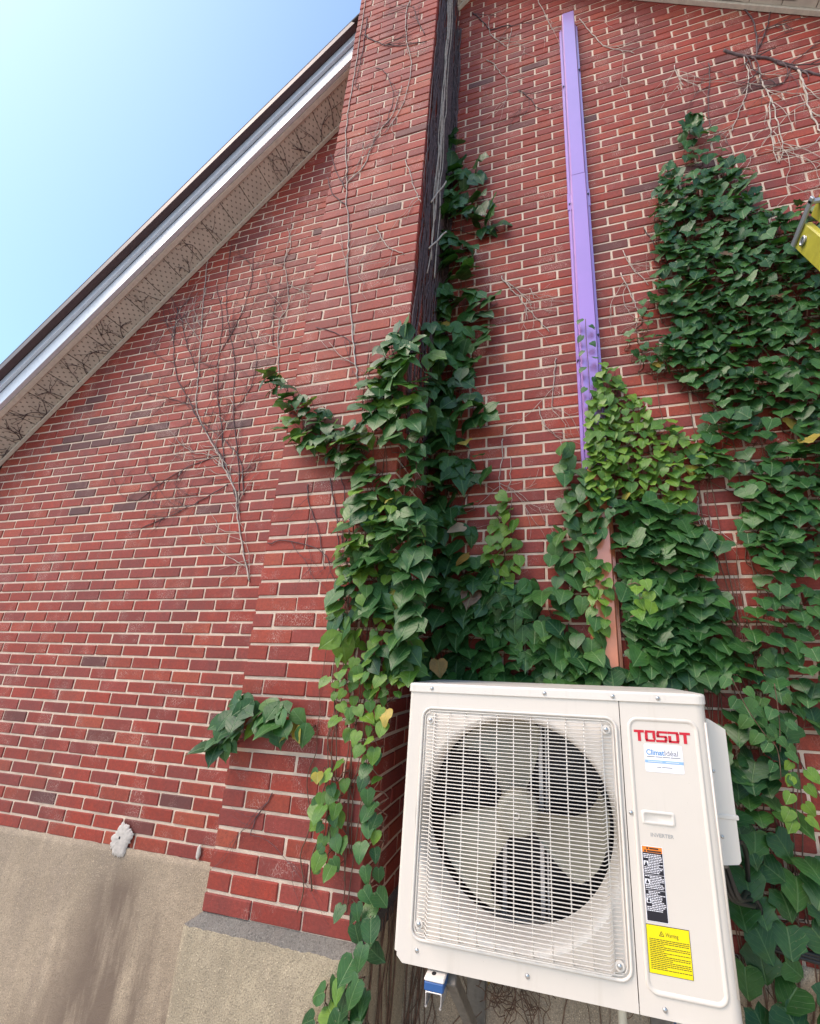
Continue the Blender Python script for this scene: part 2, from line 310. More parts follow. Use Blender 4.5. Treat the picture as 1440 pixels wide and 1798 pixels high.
# ------------------------------------------------------------------ plan data: plant areas and stems on the walls (metres)
ZONES=[('ivy', 0.345, 'lobed', 0.052, 0.076, 0.044, 'dark', [(2.114, 3.56), (2.176, 3.482), (2.14, 3.324), (2.23, 3.335), (2.225, 3.193), (2.316, 3.043), (2.34, 2.879), (2.415, 2.789), (2.515, 2.692), (2.623, 2.596), (2.685, 2.48), (2.54, 1.695), (2.349, 1.729), (2.221, 1.72), (2.119, 1.658), (2.031, 1.624), (1.935, 1.639), (1.895, 1.728), (1.787, 1.814), (1.827, 1.963), (1.926, 2.032), (1.858, 2.157), (1.813, 2.262), (1.86, 2.328), (1.848, 2.51), (1.887, 2.686), (1.885, 2.861), (1.924, 3.028), (1.945, 3.184), (2.043, 3.17), (2.114, 3.276), (2.069, 3.427)]), ('ivy', 0.345, 'lobed', 0.056, 0.084, 0.05, 'dark', [(2.031, 1.624), (2.221, 1.72), (2.54, 1.695), (2.362, 0.728), (2.207, 0.72), (2.164, 0.757), (2.109, 0.795), (2.108, 0.933), (2.084, 1.065), (2.05, 1.135), (1.955, 1.185), (1.871, 1.265), (1.987, 1.355), (1.977, 1.476)]), ('ivy', 0.345, 'lobed', 0.052, 0.076, 0.063, 'ivymix', [(2.077, 1.092), (2.14, 1.008), (2.144, 0.758), (2.207, 0.662), (2.349, 0.66), (2.253, 0.14), (2.124, 0.151), (2.038, 0.186), (1.976, 0.285), (1.96, 0.458), (2.056, 0.572), (2.086, 0.711), (2.059, 0.884)]), ('ivy', 0.345, 'lobed', 0.072, 0.104, 0.071, 'dark', [(1.832, 0.323), (1.976, 0.285), (2.093, 0.13), (2.054, 0.05), (1.994, -0.049), (2.01, -0.12), (1.935, -0.27), (1.872, -0.346), (1.878, -0.097), (1.815, 0.174)]), ('ivy', 0.345, 'lobed', 0.08, 0.116, 0.105, 'dark', [(1.863, -0.278), (2.039, -0.153), (2.06, -0.238), (2.152, -0.277), (2.133, -0.47), (2.006, -0.566), (2.11, -0.593), (2.083, -0.74), (1.811, -0.792), (1.853, -0.607), (1.917, -0.565), (1.853, -0.481)]), ('ivy', 0.345, 'lobed', 0.04, 0.056, 0.063, 'mid', [(1.666, 1.995), (1.787, 2.288), (1.826, 2.259), (1.774, 1.974), (1.824, 1.79), (1.71, 1.845)]), ('duct', 0.345, 'heart', 0.042, 0.066, 0.042, 'light', [(1.541, 1.858), (1.62, 1.808), (1.644, 1.685), (1.72, 1.64), (1.736, 1.524), (1.809, 1.499), (1.932, 1.391), (2.006, 1.323), (1.958, 1.213), (1.883, 1.163), (1.846, 1.028), (1.791, 1.059), (1.675, 1.095), (1.555, 1.133), (1.471, 1.229), (1.451, 1.354), (1.445, 1.515), (1.481, 1.676)]), ('duct', 0.345, 'lobed', 0.068, 0.1, 0.049, 'dark', [(1.564, 1.089), (1.847, 1.041), (1.882, 0.945), (1.978, 0.837), (1.984, 0.762), (1.935, 0.715), (1.967, 0.583), (1.909, 0.503), (1.951, 0.392), (1.958, 0.295), (1.553, 0.257), (1.568, 0.524), (1.574, 0.775), (1.556, 0.963)]), ('duct', 0.345, 'heart', 0.06, 0.1, 0.062, 'mid', [(1.317, 1.417), (1.359, 1.428), (1.367, 1.269), (1.457, 1.215), (1.476, 1.081), (1.457, 0.969), (1.459, 0.778), (1.439, 0.623), (1.443, 0.474), (1.443, 0.275), (1.222, 0.267), (1.176, 0.397), (1.203, 0.547), (1.294, 0.676), (1.248, 0.839), (1.251, 0.966), (1.344, 1.004), (1.308, 1.123)]), ('creeper', 0.345, 'leaflet', 0.08, 0.13, 0.085, 'dark', [(0.611, 0.269), (0.631, 0.385), (0.781, 0.467), (0.799, 0.712), (0.938, 0.765), (1.088, 0.72), (1.205, 0.664), (1.228, 0.547), (1.348, 0.473), (1.49, 0.311), (1.521, 0.267), (0.614, 0.231)]), ('duct', 0.345, 'heart', 0.055, 0.075, 0.062, 'light', [(0.983, 1.147), (1.075, 1.14), (1.102, 0.959), (1.115, 0.788), (1.048, 0.68), (0.967, 0.736), (0.95, 0.908)]), ('duct', 0.345, 'heart', 0.045, 0.06, 0.05, 'light', [(1.422, 0.779), (1.483, 0.777), (1.493, 0.622), (1.472, 0.499), (1.42, 0.499)]), ('duct', -0.02, 'heart', 0.045, 0.06, 0.05, 'light', [(1.525, 0.64), (1.58, 0.639), (1.578, 0.513), (1.53, 0.513)]), ('creeper', 0.345, 'leaflet', 0.095, 0.14, 0.115, 'dark', [(0.453, 4.021), (0.674, 3.859), (0.914, 3.578), (0.864, 3.558), (0.639, 3.711), (0.503, 3.911)]), ('creeper', 0.345, 'leaflet', 0.095, 0.14, 0.115, 'dark', [(0.55, 3.66), (0.764, 3.607), (0.917, 3.388), (0.888, 3.32), (0.694, 3.361), (0.566, 3.514)]), ('creeper', 0.345, 'leaflet', 0.095, 0.14, 0.115, 'dark', [(0.53, 3.417), (0.693, 3.388), (0.891, 3.165), (1.021, 3.024), (1.004, 2.948), (0.82, 3.038), (0.563, 3.195)]), ('creeper', 0.345, 'leaflet', 0.095, 0.14, 0.115, 'dark', [(0.532, 3.052), (0.71, 2.949), (0.871, 2.761), (0.849, 2.629), (0.724, 2.594), (0.571, 2.702)]), ('creeper', 0.345, 'leaflet', 0.095, 0.14, 0.115, 'dark', [(0.482, 2.608), (0.69, 2.535), (0.956, 2.492), (0.981, 2.4), (0.84, 2.284), (0.698, 2.358), (0.515, 2.398)]), ('creeper', 0.345, 'leaflet', 0.095, 0.14, 0.115, 'dark', [(0.482, 2.34), (0.704, 2.23), (0.926, 2.225), (0.929, 2.064), (0.853, 1.846), (0.688, 1.835), (0.545, 1.935)]), ('creeper', 0.345, 'leaflet', 0.095, 0.14, 0.115, 'dark', [(0.55, 1.856), (0.755, 1.824), (0.959, 1.63), (0.891, 1.579), (0.698, 1.611), (0.581, 1.645)]), ('creeper', -0.05, 'leaflet', 0.07, 0.115, 0.07, 'mixed', [(0.434, 1.577), (0.55, 1.879), (0.647, 1.925), (0.666, 1.48), (0.718, 1.3), (0.721, 1.059), (0.765, 0.695), (0.762, 0.478), (0.759, 0.277), (0.508, 0.267), (0.439, 0.433), (0.429, 0.705), (0.443, 0.901), (0.489, 1.08), (0.418, 1.223), (0.454, 1.392)]), ('creeper', -0.05, 'heart', 0.035, 0.055, 0.06, 'light', [(0.39, 1.008), (0.622, 1.042), (0.676, 0.698), (0.689, 0.274), (0.482, 0.287), (0.433, 0.476)]), ('creeper', 0.345, 'leaflet', 0.09, 0.14, 0.105, 'dark', [(0.55, 1.594), (0.734, 1.536), (0.864, 1.451), (0.981, 1.306), (0.959, 1.244), (0.84, 1.222), (0.888, 1.092), (0.85, 0.913), (0.966, 0.764), (1.022, 0.626), (0.971, 0.443), (0.781, 0.467), (0.637, 0.519), (0.598, 1.111)]), ('creeper', -0.05, 'leaflet', 0.06, 0.09, 0.058, 'mixed', [(-0.13, 1.753), (-0.054, 1.74), (0.051, 1.606), (0.242, 1.466), (0.375, 1.343), (0.484, 1.373), (0.498, 1.243), (0.4, 1.142), (0.246, 1.242), (0.05, 1.338), (0.052, 1.414), (0.123, 1.451), (-0.02, 1.551), (-0.1, 1.629)]), ('creeper', -0.05, 'heart', 0.035, 0.058, 0.05, 'light', [(0.456, 0.306), (0.742, 0.296), (0.694, 0.216), (0.662, 0.047), (0.606, 0.006), (0.532, 0.074), (0.472, 0.186), (0.426, 0.264)]), ('creeper', -0.05, 'heart', 0.045, 0.064, 0.062, 'light', [(0.433, -0.026), (0.52, -0.01), (0.543, -0.105), (0.55, -0.24), (0.542, -0.338), (0.488, -0.329), (0.44, -0.15)]), ('creeper', -0.05, 'heart', 0.042, 0.062, 0.058, 'mixed', [(0.593, 0.023), (0.657, 0.028), (0.679, -0.257), (0.708, -0.347), (0.675, -0.442), (0.576, -0.442), (0.571, -0.404), (0.636, -0.357), (0.627, -0.182)]), ('creeper', -0.085, 'heart', 0.055, 0.08, 0.055, 'mixed', [(0.609, -0.462), (0.693, -0.442), (0.69, -0.587), (0.718, -0.685), (0.522, -0.723), (0.549, -0.652), (0.608, -0.574)]), ('creeper', -0.05, 'leaflet', 0.07, 0.1, 0.055, 'mixed', [(-0.009, -0.022), (0.003, 0.039), (0.045, 0.144), (0.182, 0.172), (0.288, 0.141), (0.425, 0.184), (0.381, 0.083), (0.278, 0.057), (0.201, 0.072), (0.097, 0.085), (0.04, -0.009)]), ('creeper', 0.17, 'leaflet', 0.075, 0.12, 0.085, 'mixed', [(0.54, 2.079), (0.617, 2.063), (0.664, 1.659), (0.681, 1.177), (0.699, 0.755), (0.697, 0.501), (0.687, 0.277), (0.646, 0.275), (0.625, 0.757), (0.605, 1.184), (0.589, 1.67)]), ('duct', 0.3, 'heart', 0.042, 0.062, 0.045, 'light', [(1.441, 1.499), (1.526, 1.504), (1.535, 1.317), (1.533, 1.085), (1.47, 1.062), (1.441, 1.179)]), ('duct', 0.3, 'heart', 0.05, 0.075, 0.055, 'ivymix', [(1.437, 1.15), (1.524, 1.143), (1.529, 1.016), (1.448, 0.871), (1.427, 0.953)])]
VINES=[('left', 0.0045, 'pale', [(-0.439, 0.392, 0.772), (-0.513, 0.392, 0.935), (-0.606, 0.392, 1.175), (-0.675, 0.392, 1.371), (-0.784, 0.392, 1.52), (-0.854, 0.392, 1.631), (-1.007, 0.392, 1.821), (-1.146, 0.392, 2.044), (-1.202, 0.392, 2.316), (-1.264, 0.392, 2.631), (-1.329, 0.392, 2.97), (-1.388, 0.392, 3.33), (-1.434, 0.392, 3.649)]), ('left', 0.004, 'dark', [(-0.606, 0.392, 1.212), (-0.724, 0.392, 1.454), (-0.86, 0.392, 1.653), (-1.09, 0.392, 1.921), (-1.243, 0.392, 2.129), (-1.407, 0.392, 2.351), (-1.529, 0.392, 2.685), (-1.588, 0.392, 3.03)]), ('left', 0.003, 'pale', [(-0.675, 0.392, 1.371), (-0.756, 0.392, 1.498), (-0.924, 0.392, 1.639), (-1.073, 0.392, 1.676), (-1.19, 0.392, 1.755)]), ('left', 0.0035, 'dark', [(-0.598, 0.392, 1.326), (-0.654, 0.392, 1.528), (-0.749, 0.392, 1.662), (-0.92, 0.392, 1.81), (-1.096, 0.392, 1.945)]), ('left', 0.003, 'dark', [(-0.623, 0.392, 1.289), (-0.704, 0.392, 1.615), (-0.82, 0.392, 1.974), (-0.897, 0.392, 2.36), (-1.057, 0.392, 2.799), (-1.149, 0.392, 3.151), (-1.195, 0.392, 3.517)]), ('left', 0.003, 'dark', [(-0.784, 0.392, 1.52), (-0.873, 0.392, 1.804), (-0.99, 0.392, 2.137), (-1.06, 0.392, 2.489), (-1.111, 0.392, 2.811), (-1.251, 0.392, 3.177)]), ('left', 0.003, 'dark', [(-0.854, 0.392, 1.631), (-1.092, 0.392, 1.572), (-1.3, 0.392, 1.465), (-1.46, 0.392, 1.352)]), ('left', 0.003, 'dark', [(-0.737, 0.392, 1.416), (-0.932, 0.392, 1.312), (-1.136, 0.392, 1.228), (-1.35, 0.392, 1.162)]), ('left', 0.0025, 'dark', [(-1.146, 0.392, 2.044), (-1.403, 0.392, 2.153), (-1.697, 0.392, 2.248)]), ('left', 0.0025, 'dark', [(-1.192, 0.392, 2.314), (-1.371, 0.392, 2.6), (-1.519, 0.392, 2.901), (-1.697, 0.392, 3.172)]), ('left', 0.0025, 'dark', [(-1.06, 0.392, 2.489), (-0.95, 0.392, 2.775), (-0.917, 0.392, 3.093), (-0.952, 0.392, 3.388)]), ('left', 0.0025, 'pale', [(-1.264, 0.392, 2.631), (-1.433, 0.392, 2.827), (-1.503, 0.392, 2.926)]), ('left', 0.0022, 'dark', [(-1.529, 0.392, 2.685), (-1.686, 0.392, 2.938), (-1.753, 0.392, 3.068)]), ('left', 0.0022, 'dark', [(-0.82, 0.392, 1.974), (-0.718, 0.392, 2.14), (-0.73, 0.392, 2.426), (-0.898, 0.392, 2.764)]), ('left', 0.0035, 'pale', [(-0.507, 0.392, 2.22), (-0.561, 0.392, 2.491), (-0.584, 0.392, 2.694), (-0.54, 0.392, 2.787), (-0.578, 0.392, 3.007), (-0.644, 0.392, 3.244), (-0.624, 0.392, 3.41), (-0.683, 0.392, 3.605)]), ('left', 0.0025, 'pale', [(-0.578, 0.392, 3.007), (-0.445, 0.392, 2.92), (-0.364, 0.392, 2.848)]), ('left', 0.0025, 'dark', [(-0.604, 0.392, 2.475), (-0.643, 0.392, 2.708), (-0.664, 0.392, 2.921)]), ('chimneyfront', 0.004, 'pale', [(0.362, -0.004, 1.68), (0.325, -0.004, 1.835), (0.286, -0.004, 2.057), (0.234, -0.004, 2.297), (0.203, -0.004, 2.549), (0.184, -0.004, 2.726), (0.14, -0.004, 2.966), (0.113, -0.004, 3.215), (0.065, -0.004, 3.54), (0.05, -0.004, 3.82), (0.05, -0.004, 4.17), (0.046, -0.004, 4.613), (0.04, -0.004, 5.028)]), ('chimneyfront', 0.003, 'pale', [(0.126, -0.004, 3.113), (0.229, -0.004, 3.22), (0.28, -0.004, 3.45), (0.378, -0.004, 3.616), (0.414, -0.004, 3.872)]), ('chimneyfront', 0.003, 'dark', [(0.124, -0.004, 3.066), (0.036, -0.004, 3.244), (-0.027, -0.004, 3.421)]), ('chimneyfront', 0.003, 'dark', [(0.146, -0.004, 2.918), (0.044, -0.004, 3.047), (-0.018, -0.004, 3.215)]), ('chimneyfront', 0.003, 'pale', [(0.495, -0.004, 3.165), (0.524, -0.004, 3.059), (0.577, -0.004, 2.881), (0.611, -0.004, 2.782)]), ('chimneyfront', 0.003, 'pale', [(0.356, -0.004, 2.694), (0.393, -0.004, 2.598), (0.459, -0.004, 2.496), (0.545, -0.004, 2.43)]), ('chimneyfront', 0.003, 'pale', [(0.402, -0.004, 4.801), (0.383, -0.004, 4.614), (0.425, -0.004, 4.274), (0.468, -0.004, 4.015), (0.439, -0.004, 3.695), (0.353, -0.004, 3.47)]), ('chimneyfront', 0.003, 'dark', [(0.079, -0.004, 4.595), (0.203, -0.004, 4.428), (0.358, -0.004, 4.311), (0.561, -0.004, 4.248)]), ('chimneyfront', 0.003, 'dark', [(0.536, -0.004, 4.335), (0.486, -0.004, 4.488), (0.429, -0.004, 4.718)]), ('chimneyfront', 0.0025, 'dark', [(0.21, -0.004, 4.148), (0.301, -0.004, 4.042), (0.363, -0.004, 3.785), (0.343, -0.004, 3.579)]), ('chimneyfront', 0.0025, 'dark', [(0.078, -0.004, 2.047), (0.167, -0.004, 2.009), (0.31, -0.004, 1.908)]), ('chimneyfront', 0.0025, 'dark', [(0.417, -0.004, 0.895), (0.386, -0.004, 0.819), (0.373, -0.004, 1.031), (0.335, -0.004, 1.174)]), ('chimneyfront', 0.0025, 'dark', [(0.171, -0.004, 1.131), (0.204, -0.004, 1.015), (0.264, -0.004, 0.903), (0.318, -0.004, 0.721)]), ('chimneyfront', 0.0025, 'dark', [(0.286, -0.004, 1.15), (0.337, -0.004, 0.979), (0.372, -0.004, 0.82), (0.404, -0.004, 0.78)]), ('chimneyfront', 0.0025, 'dark', [(0.011, -0.004, 0.849), (0.098, -0.004, 0.858), (0.277, -0.004, 0.811), (0.342, -0.004, 0.745)]), ('chimneyfront', 0.002, 'dark', [(0.225, -0.004, -0.13), (0.17, -0.004, -0.229), (0.157, -0.004, -0.285)]), ('chimneyfront', 0.003, 'dark', [(0.079, -0.004, 4.795), (0.086, -0.004, 4.525), (0.08, -0.004, 4.276), (0.065, -0.004, 4.043)]), ('righttop', 0.008, 'dark', [(2.412, 0.392, 4.165), (2.487, 0.392, 4.067), (2.613, 0.392, 3.977), (2.724, 0.392, 3.832), (2.843, 0.392, 3.697), (2.936, 0.392, 3.609)]), ('righttop', 0.005, 'dark', [(2.572, 0.392, 4.01), (2.597, 0.392, 4.226), (2.592, 0.392, 4.41), (2.555, 0.392, 4.569)]), ('righttop', 0.004, 'pale', [(2.563, 0.392, 3.904), (2.563, 0.392, 3.742), (2.586, 0.392, 3.601), (2.584, 0.392, 3.401), (2.579, 0.392, 3.189), (2.544, 0.392, 3.088)]), ('righttop', 0.0035, 'pale', [(2.582, 0.392, 3.628), (2.546, 0.392, 3.393), (2.535, 0.392, 3.207), (2.536, 0.392, 3.091)]), ('righttop', 0.0035, 'pale', [(2.501, 0.392, 4.048), (2.508, 0.392, 3.877), (2.46, 0.392, 3.686), (2.4, 0.392, 3.533), (2.357, 0.392, 3.426)]), ('righttop', 0.005, 'pale', [(2.749, 0.392, 3.808), (2.756, 0.392, 3.647), (2.745, 0.392, 3.451), (2.756, 0.392, 3.326), (2.769, 0.392, 3.203)]), ('righttop', 0.003, 'dark', [(2.726, 0.392, 3.847), (2.679, 0.392, 3.737), (2.632, 0.392, 3.708)]), ('righttop', 0.003, 'dark', [(2.315, 0.392, 4.089), (2.284, 0.392, 3.824), (2.26, 0.392, 3.674), (2.257, 0.392, 3.469)]), ('righttop', 0.003, 'dark', [(2.728, 0.392, 3.861), (2.796, 0.392, 3.918), (2.861, 0.392, 3.965)]), ('righttop', 0.004, 'dark', [(2.58, 0.392, 4.062), (2.654, 0.392, 4.253), (2.716, 0.392, 4.457)]), ('righttop', 0.003, 'pale', [(2.118, 0.392, 4.163), (2.136, 0.392, 4.037), (2.153, 0.392, 3.943)]), ('midwall', 0.004, 'dark', [(0.739, 0.392, 5.579), (0.839, 0.392, 5.378), (0.897, 0.392, 5.253), (1.002, 0.392, 5.245), (1.069, 0.392, 5.206)]), ('midwall', 0.003, 'pale', [(0.875, 0.392, 5.434), (0.898, 0.392, 5.193), (0.981, 0.392, 5.036), (1.034, 0.392, 4.971), (1.06, 0.392, 5.174)]), ('midwall', 0.003, 'pale', [(0.871, 0.392, 4.881), (0.939, 0.392, 4.776), (0.984, 0.392, 4.651), (1.04, 0.392, 4.569)]), ('midwall', 0.003, 'dark', [(1.111, 0.392, 4.403), (1.191, 0.392, 4.276), (1.249, 0.392, 4.138), (1.345, 0.392, 4.094)]), ('midwall', 0.003, 'pale', [(1.566, 0.392, 5.0), (1.643, 0.392, 4.769), (1.711, 0.392, 4.598), (1.817, 0.392, 4.489), (1.903, 0.392, 4.417)]), ('midwall', 0.003, 'pale', [(1.27, 0.392, 5.424), (1.33, 0.392, 5.162), (1.36, 0.392, 5.0)]), ('midwall', 0.0035, 'pale', [(0.999, 0.392, 2.674), (1.052, 0.392, 2.57), (1.104, 0.392, 2.492), (1.17, 0.392, 2.369), (1.227, 0.392, 2.273), (1.28, 0.392, 2.193)]), ('midwall', 0.003, 'pale', [(1.035, 0.392, 2.619), (1.121, 0.392, 2.509), (1.187, 0.392, 2.407)]), ('midwall', 0.0025, 'pale', [(1.172, 0.392, 2.54), (1.204, 0.392, 2.446)]), ('midwall', 0.003, 'pale', [(1.309, 0.392, 1.999), (1.293, 0.392, 1.852), (1.282, 0.392, 1.674)]), ('midwall', 0.0025, 'pale', [(1.208, 0.392, 1.702), (1.25, 0.392, 1.573), (1.321, 0.392, 1.496)]), ('midwall', 0.003, 'pale', [(1.017, 0.392, 1.533), (1.015, 0.392, 1.43), (0.998, 0.392, 1.298), (1.011, 0.392, 1.199)]), ('midwall', 0.0025, 'pale', [(1.064, 0.392, 1.425), (1.058, 0.392, 1.292), (1.049, 0.392, 1.228)]), ('midwall', 0.0025, 'pale', [(1.953, 0.392, 1.027), (1.956, 0.392, 0.959), (1.976, 0.392, 0.904), (1.99, 0.392, 0.838)]), ('midwall', 0.0025, 'pale', [(1.918, 0.392, 1.127), (1.909, 0.392, 0.989), (1.913, 0.392, 0.881)]), ('midwall', 0.003, 'pale', [(1.682, 0.392, 2.516), (1.729, 0.392, 2.34), (1.759, 0.392, 2.176)]), ('midwall', 0.0025, 'pale', [(1.708, 0.392, 2.68), (1.744, 0.392, 2.541), (1.821, 0.392, 2.398)]), ('midwall', 0.0025, 'dark', [(1.826, 0.392, 2.82), (1.874, 0.392, 2.674), (1.909, 0.392, 2.579)])]
TENDRILS=[[(1.895, 0.25, 0.327), (1.928, 0.25, 0.23), (1.969, 0.25, 0.146), (2.004, 0.25, 0.094), (2.001, 0.25, -0.005)], [(2.029, 0.25, 0.312), (2.026, 0.25, 0.197), (2.012, 0.25, 0.085)], [(2.057, 0.25, 0.053), (2.05, 0.25, -0.009), (2.031, 0.25, -0.088), (2.034, 0.25, -0.134)], [(1.468, 0.315, 1.688), (1.468, 0.315, 1.86), (1.466, 0.315, 2.005), (1.468, 0.315, 2.154)], [(0.498, -0.05, -0.328), (0.508, -0.05, -0.245), (0.483, -0.05, -0.146), (0.455, -0.05, -0.024)]]
DARK=[('W', -2.153, 1.954), ('C', -1.37, 1.585), ('W', -2.054, 2.025), ('C', -1.294, 1.64), ('W', -2.194, 1.838), ('C', -1.401, 1.495), ('W', -2.026, 1.842), ('C', -1.272, 1.499), ('W', -1.814, 1.865), ('C', -1.108, 1.516), ('W', -1.646, 1.924), ('C', -0.979, 1.562), ('W', -1.498, 1.952), ('C', -0.865, 1.584), ('W', -1.375, 1.881), ('C', -0.77, 1.529), ('W', -2.309, 1.836), ('C', -1.49, 1.494), ('W', -1.608, 2.053), ('C', -0.95, 1.661), ('W', -1.933, 1.453), ('C', -1.201, 1.199), ('W', -1.481, 1.417), ('C', -0.852, 1.171), ('W', -1.552, 1.33), ('C', -0.906, 1.104), ('W', -1.944, 1.315), ('C', -1.209, 1.092), ('W', -0.837, 1.286), ('C', -0.356, 1.07), ('W', -0.624, 3.267), ('C', -0.191, 2.597), ('W', -0.639, -0.369), ('C', -0.203, -0.206), ('W', -0.865, -0.475), ('C', -0.377, -0.287), ('W', -0.683, -0.34), ('C', -0.237, -0.183), ('W', -1.558, -0.421), ('C', -0.911, -0.246), ('W', -2.056, 2.075), ('C', -1.295, 1.679), ('W', -2.331, 1.962), ('C', -1.507, 1.591), ('W', -2.27, 2.181), ('C', -1.46, 1.76), ('W', -2.145, 2.24), ('C', -1.364, 1.806), ('W', -1.668, 2.243), ('C', -0.996, 1.808), ('W', -1.849, 2.374), ('C', -1.136, 1.909), ('W', -0.715, 2.351), ('C', -0.261, 1.891), ('W', -0.389, 3.484), ('C', -0.011, 2.765), ('W', 2.479, 3.783), ('C', 2.2, 2.995), ('W', 0.764, 4.659), ('C', 0.879, 3.67), ('W', 1.278, 4.666), ('C', 1.275, 3.675), ('W', 0.015, 3.222), ('C', 0.301, 2.562), ('W', 0.342, 2.921), ('C', 0.553, 2.33), ('W', 0.051, 3.516), ('C', 0.329, 2.789), ('W', -1.226, -0.12), ('C', -0.656, -0.013)]

# ================================================================== setting
GZ = -1.52
g = MB(); g.add([(-300, -300, GZ), (300, -300, GZ), (300, 300, GZ), (-300, 300, GZ)], [(0, 1, 2, 3)])
tag(g.build('ground', GROUND), kind='structure')

YW = .396; BL, CS, J = .2032, .0677, .0112
XL, XR = -2.975, 5.97
def zl(x): return 1.80 + 1.085 * (x + 2.97)
def zr(x): return 4.919 - .80 * (x - 2.073)
def zroof(x): return min(zl(x), zr(x))
PKX = .825; PKZ = zl(PKX); ZB = -9 * CS

house = empty('brick_house', (1.5, 4, GZ), 'red brick house gable with creeper stems, chimney and tan soffit', 'house')

# ---- gable wall: mortar body, then every brick proud of it
m = MB(); yb = YW + .0042; yd = 8.0
poly = [(XL, GZ), (XR, GZ), (XR, zr(XR)), (PKX, PKZ), (XL, zl(XL))]
m.prism(poly, yb, yd)
wall = m.build('gable_wall', MORTAR, house)

REDS = [(.315, .044, .026), (.270, .040, .027), (.340, .058, .031), (.245, .043, .034), (.290, .050, .037), (.325, .043, .024)]
DKS = [(.085, .036, .038), (.11, .040, .038), (.14, .042, .036)]
def tone(pl, x, z):
    for q, dx, dz in DARK:
        if q == pl and abs(dx - x) < .10 and abs(dz - z) < .034: return random.choice(DKS)
    if random.random() < .008: return random.choice(DKS)
    if random.random() < .03: return (.38, .075, .038)
    c = random.choice(REDS); k = random.uniform(.88, 1.12); return tuple(v * k for v in c)

bricks = []      # (x0,x1,y0,y1,z0,z1,tone,owner)
def wall_course(j, xa, xb, off):
    z0, z1 = j * CS + J / 2, (j + 1) * CS - J / 2
    n0 = math.floor((xa - off) / BL) - 1; edges = []
    n = n0
    while off + n * BL < xb + BL: edges.append(off + n * BL + random.uniform(-.006, .006)); n += 1
    for a, b in zip(edges[:-1], edges[1:]):
        a, b = max(a + J / 2, xa), min(b - J / 2, xb)
        if b - a < .02: continue
        cx = (a + b) / 2
        top = max(zroof(a), zroof(b))
        if z0 > top + .02: continue
        y = YW + random.uniform(-.0016, .0016); dz = random.uniform(-.0014, .0014)
        bricks.append((a, b, y, y + .06, z0 + dz, z1 + dz, tone('W', cx, (z0 + z1) / 2), 'w'))
for j in range(-9, 88):
    wall_course(j, XL, .07 if j >= -8 else .07, -1.6673 + (0 if j % 2 else BL / 2))
    wall_course(j, .535, 4.3, 1.13 + (BL / 2 if j % 2 else 0))
# ---- chimney
CW, CZ0, CZ1 = .6075, -8, 104
cm = MB(); cm.box(.0042, CW - .0042, .0042, YW - .01, CZ0 * CS, 5.7, .001); cm.box(.0045, CW - .0045, .0045, 1.2, 5.7, CZ1 * CS, .001)
chim = cm.build('chimney', MORTAR, house)
capm = MB(); capm.box(-.05, CW + .05, -.05, 1.25, CZ1 * CS, CZ1 * CS + .09, .01); capm.build('chimney_cap', CONC2, chim)
for j in range(CZ0, CZ1):
    z0, z1 = j * CS + J / 2, (j + 1) * CS - J / 2; h = .0965
    if j % 2 == 0:
        L = [(0, .1985, 0, h), (.2035, .4015, 0, h), (.4065, CW, 0, h), (CW - h, CW, h + .008, .298), (CW - h, CW, .307, YW), (0, h, h + .008, .298), (0, h, .307, YW)]
    else:
        L = [(0, h, 0, .198), (h + .008, .297, 0, h), (.306, .4965, 0, h), (.5055, CW, 0, .198), (CW - h, CW, .207, YW), (0, h, .207, YW)]
    if j * CS > 5.5: L += [(0, h, .404, .60), (CW - h, CW, .404, .60), (0, h, .61, .8), (CW - h, CW, .61, .8)]
    for x0, x1, y0, y1 in L:
        ax, az, ay = random.uniform(-.0018, .0018), random.uniform(-.0014, .0014), random.uniform(-.0016, .0016)
        if x0 > .1 and x1 < .5: ax *= 1.5
        bricks.append((x0 + ax, x1 + ax, y0 + ay, y1 + (ay if y1 < YW else 0), z0 + az, z1 + az, tone('C', (x0 + x1) / 2, (z0 + z1) / 2), 'c'))
# ---- the 300 bricks that show largest become parts of their own, the rest one part per wall
HIDE = [(Y, P) for (_, Y, _, _, _, sp, _, P) in ZONES if sp < .08]
def score(b):
    x0, x1, y0, y1, z0, z1, _, ow = b
    front = (x0 + x1) / 2, y0, (z0 + z1) / 2
    if ow == 'c' and y0 > .05: return 0
    px, py, d = proj(front)
    if not (8 < px < 1432 and 8 < py < 1790) or d > 50: return 0
    if front[2] + .03 > zroof(front[0]) and ow == 'w': return 0
    # behind the air conditioner, the ivy, or the chimney from here
    s = (-.1 - CP.y) / (front[1] - CP.y); hx = CP.x + (front[0] - CP.x) * s; hz = CP.z + (front[2] - CP.z) * s
    if .74 < hx < 1.74 and -.52 < hz < .32: return 0
    for Y, P in HIDE:
        s = (Y - CP.y) / (front[1] - CP.y)
        if s < 1.02 and inpoly(CP.x + (front[0] - CP.x) * s, CP.z + (front[2] - CP.z) * s, P): return 0
    if ow == 'w':
        s = (0 - CP.y) / (front[1] - CP.y); hx = CP.x + (front[0] - CP.x) * s
        if -.02 < hx < .63: return 0
        if .6 < front[0] < .62: return 0
    a = proj((x0, y0, z0)); b2 = proj((x1, y0, z0)); c2 = proj((x0, y0, z1))
    return abs((b2[0] - a[0]) * (c2[1] - a[1]) - (b2[1] - a[1]) * (c2[0] - a[0]))
order = sorted(range(len(bricks)), key=lambda i: -score(bricks[i])); single = set(order[:300])
many = {'w': MB(), 'c': MB()}; cache = {}
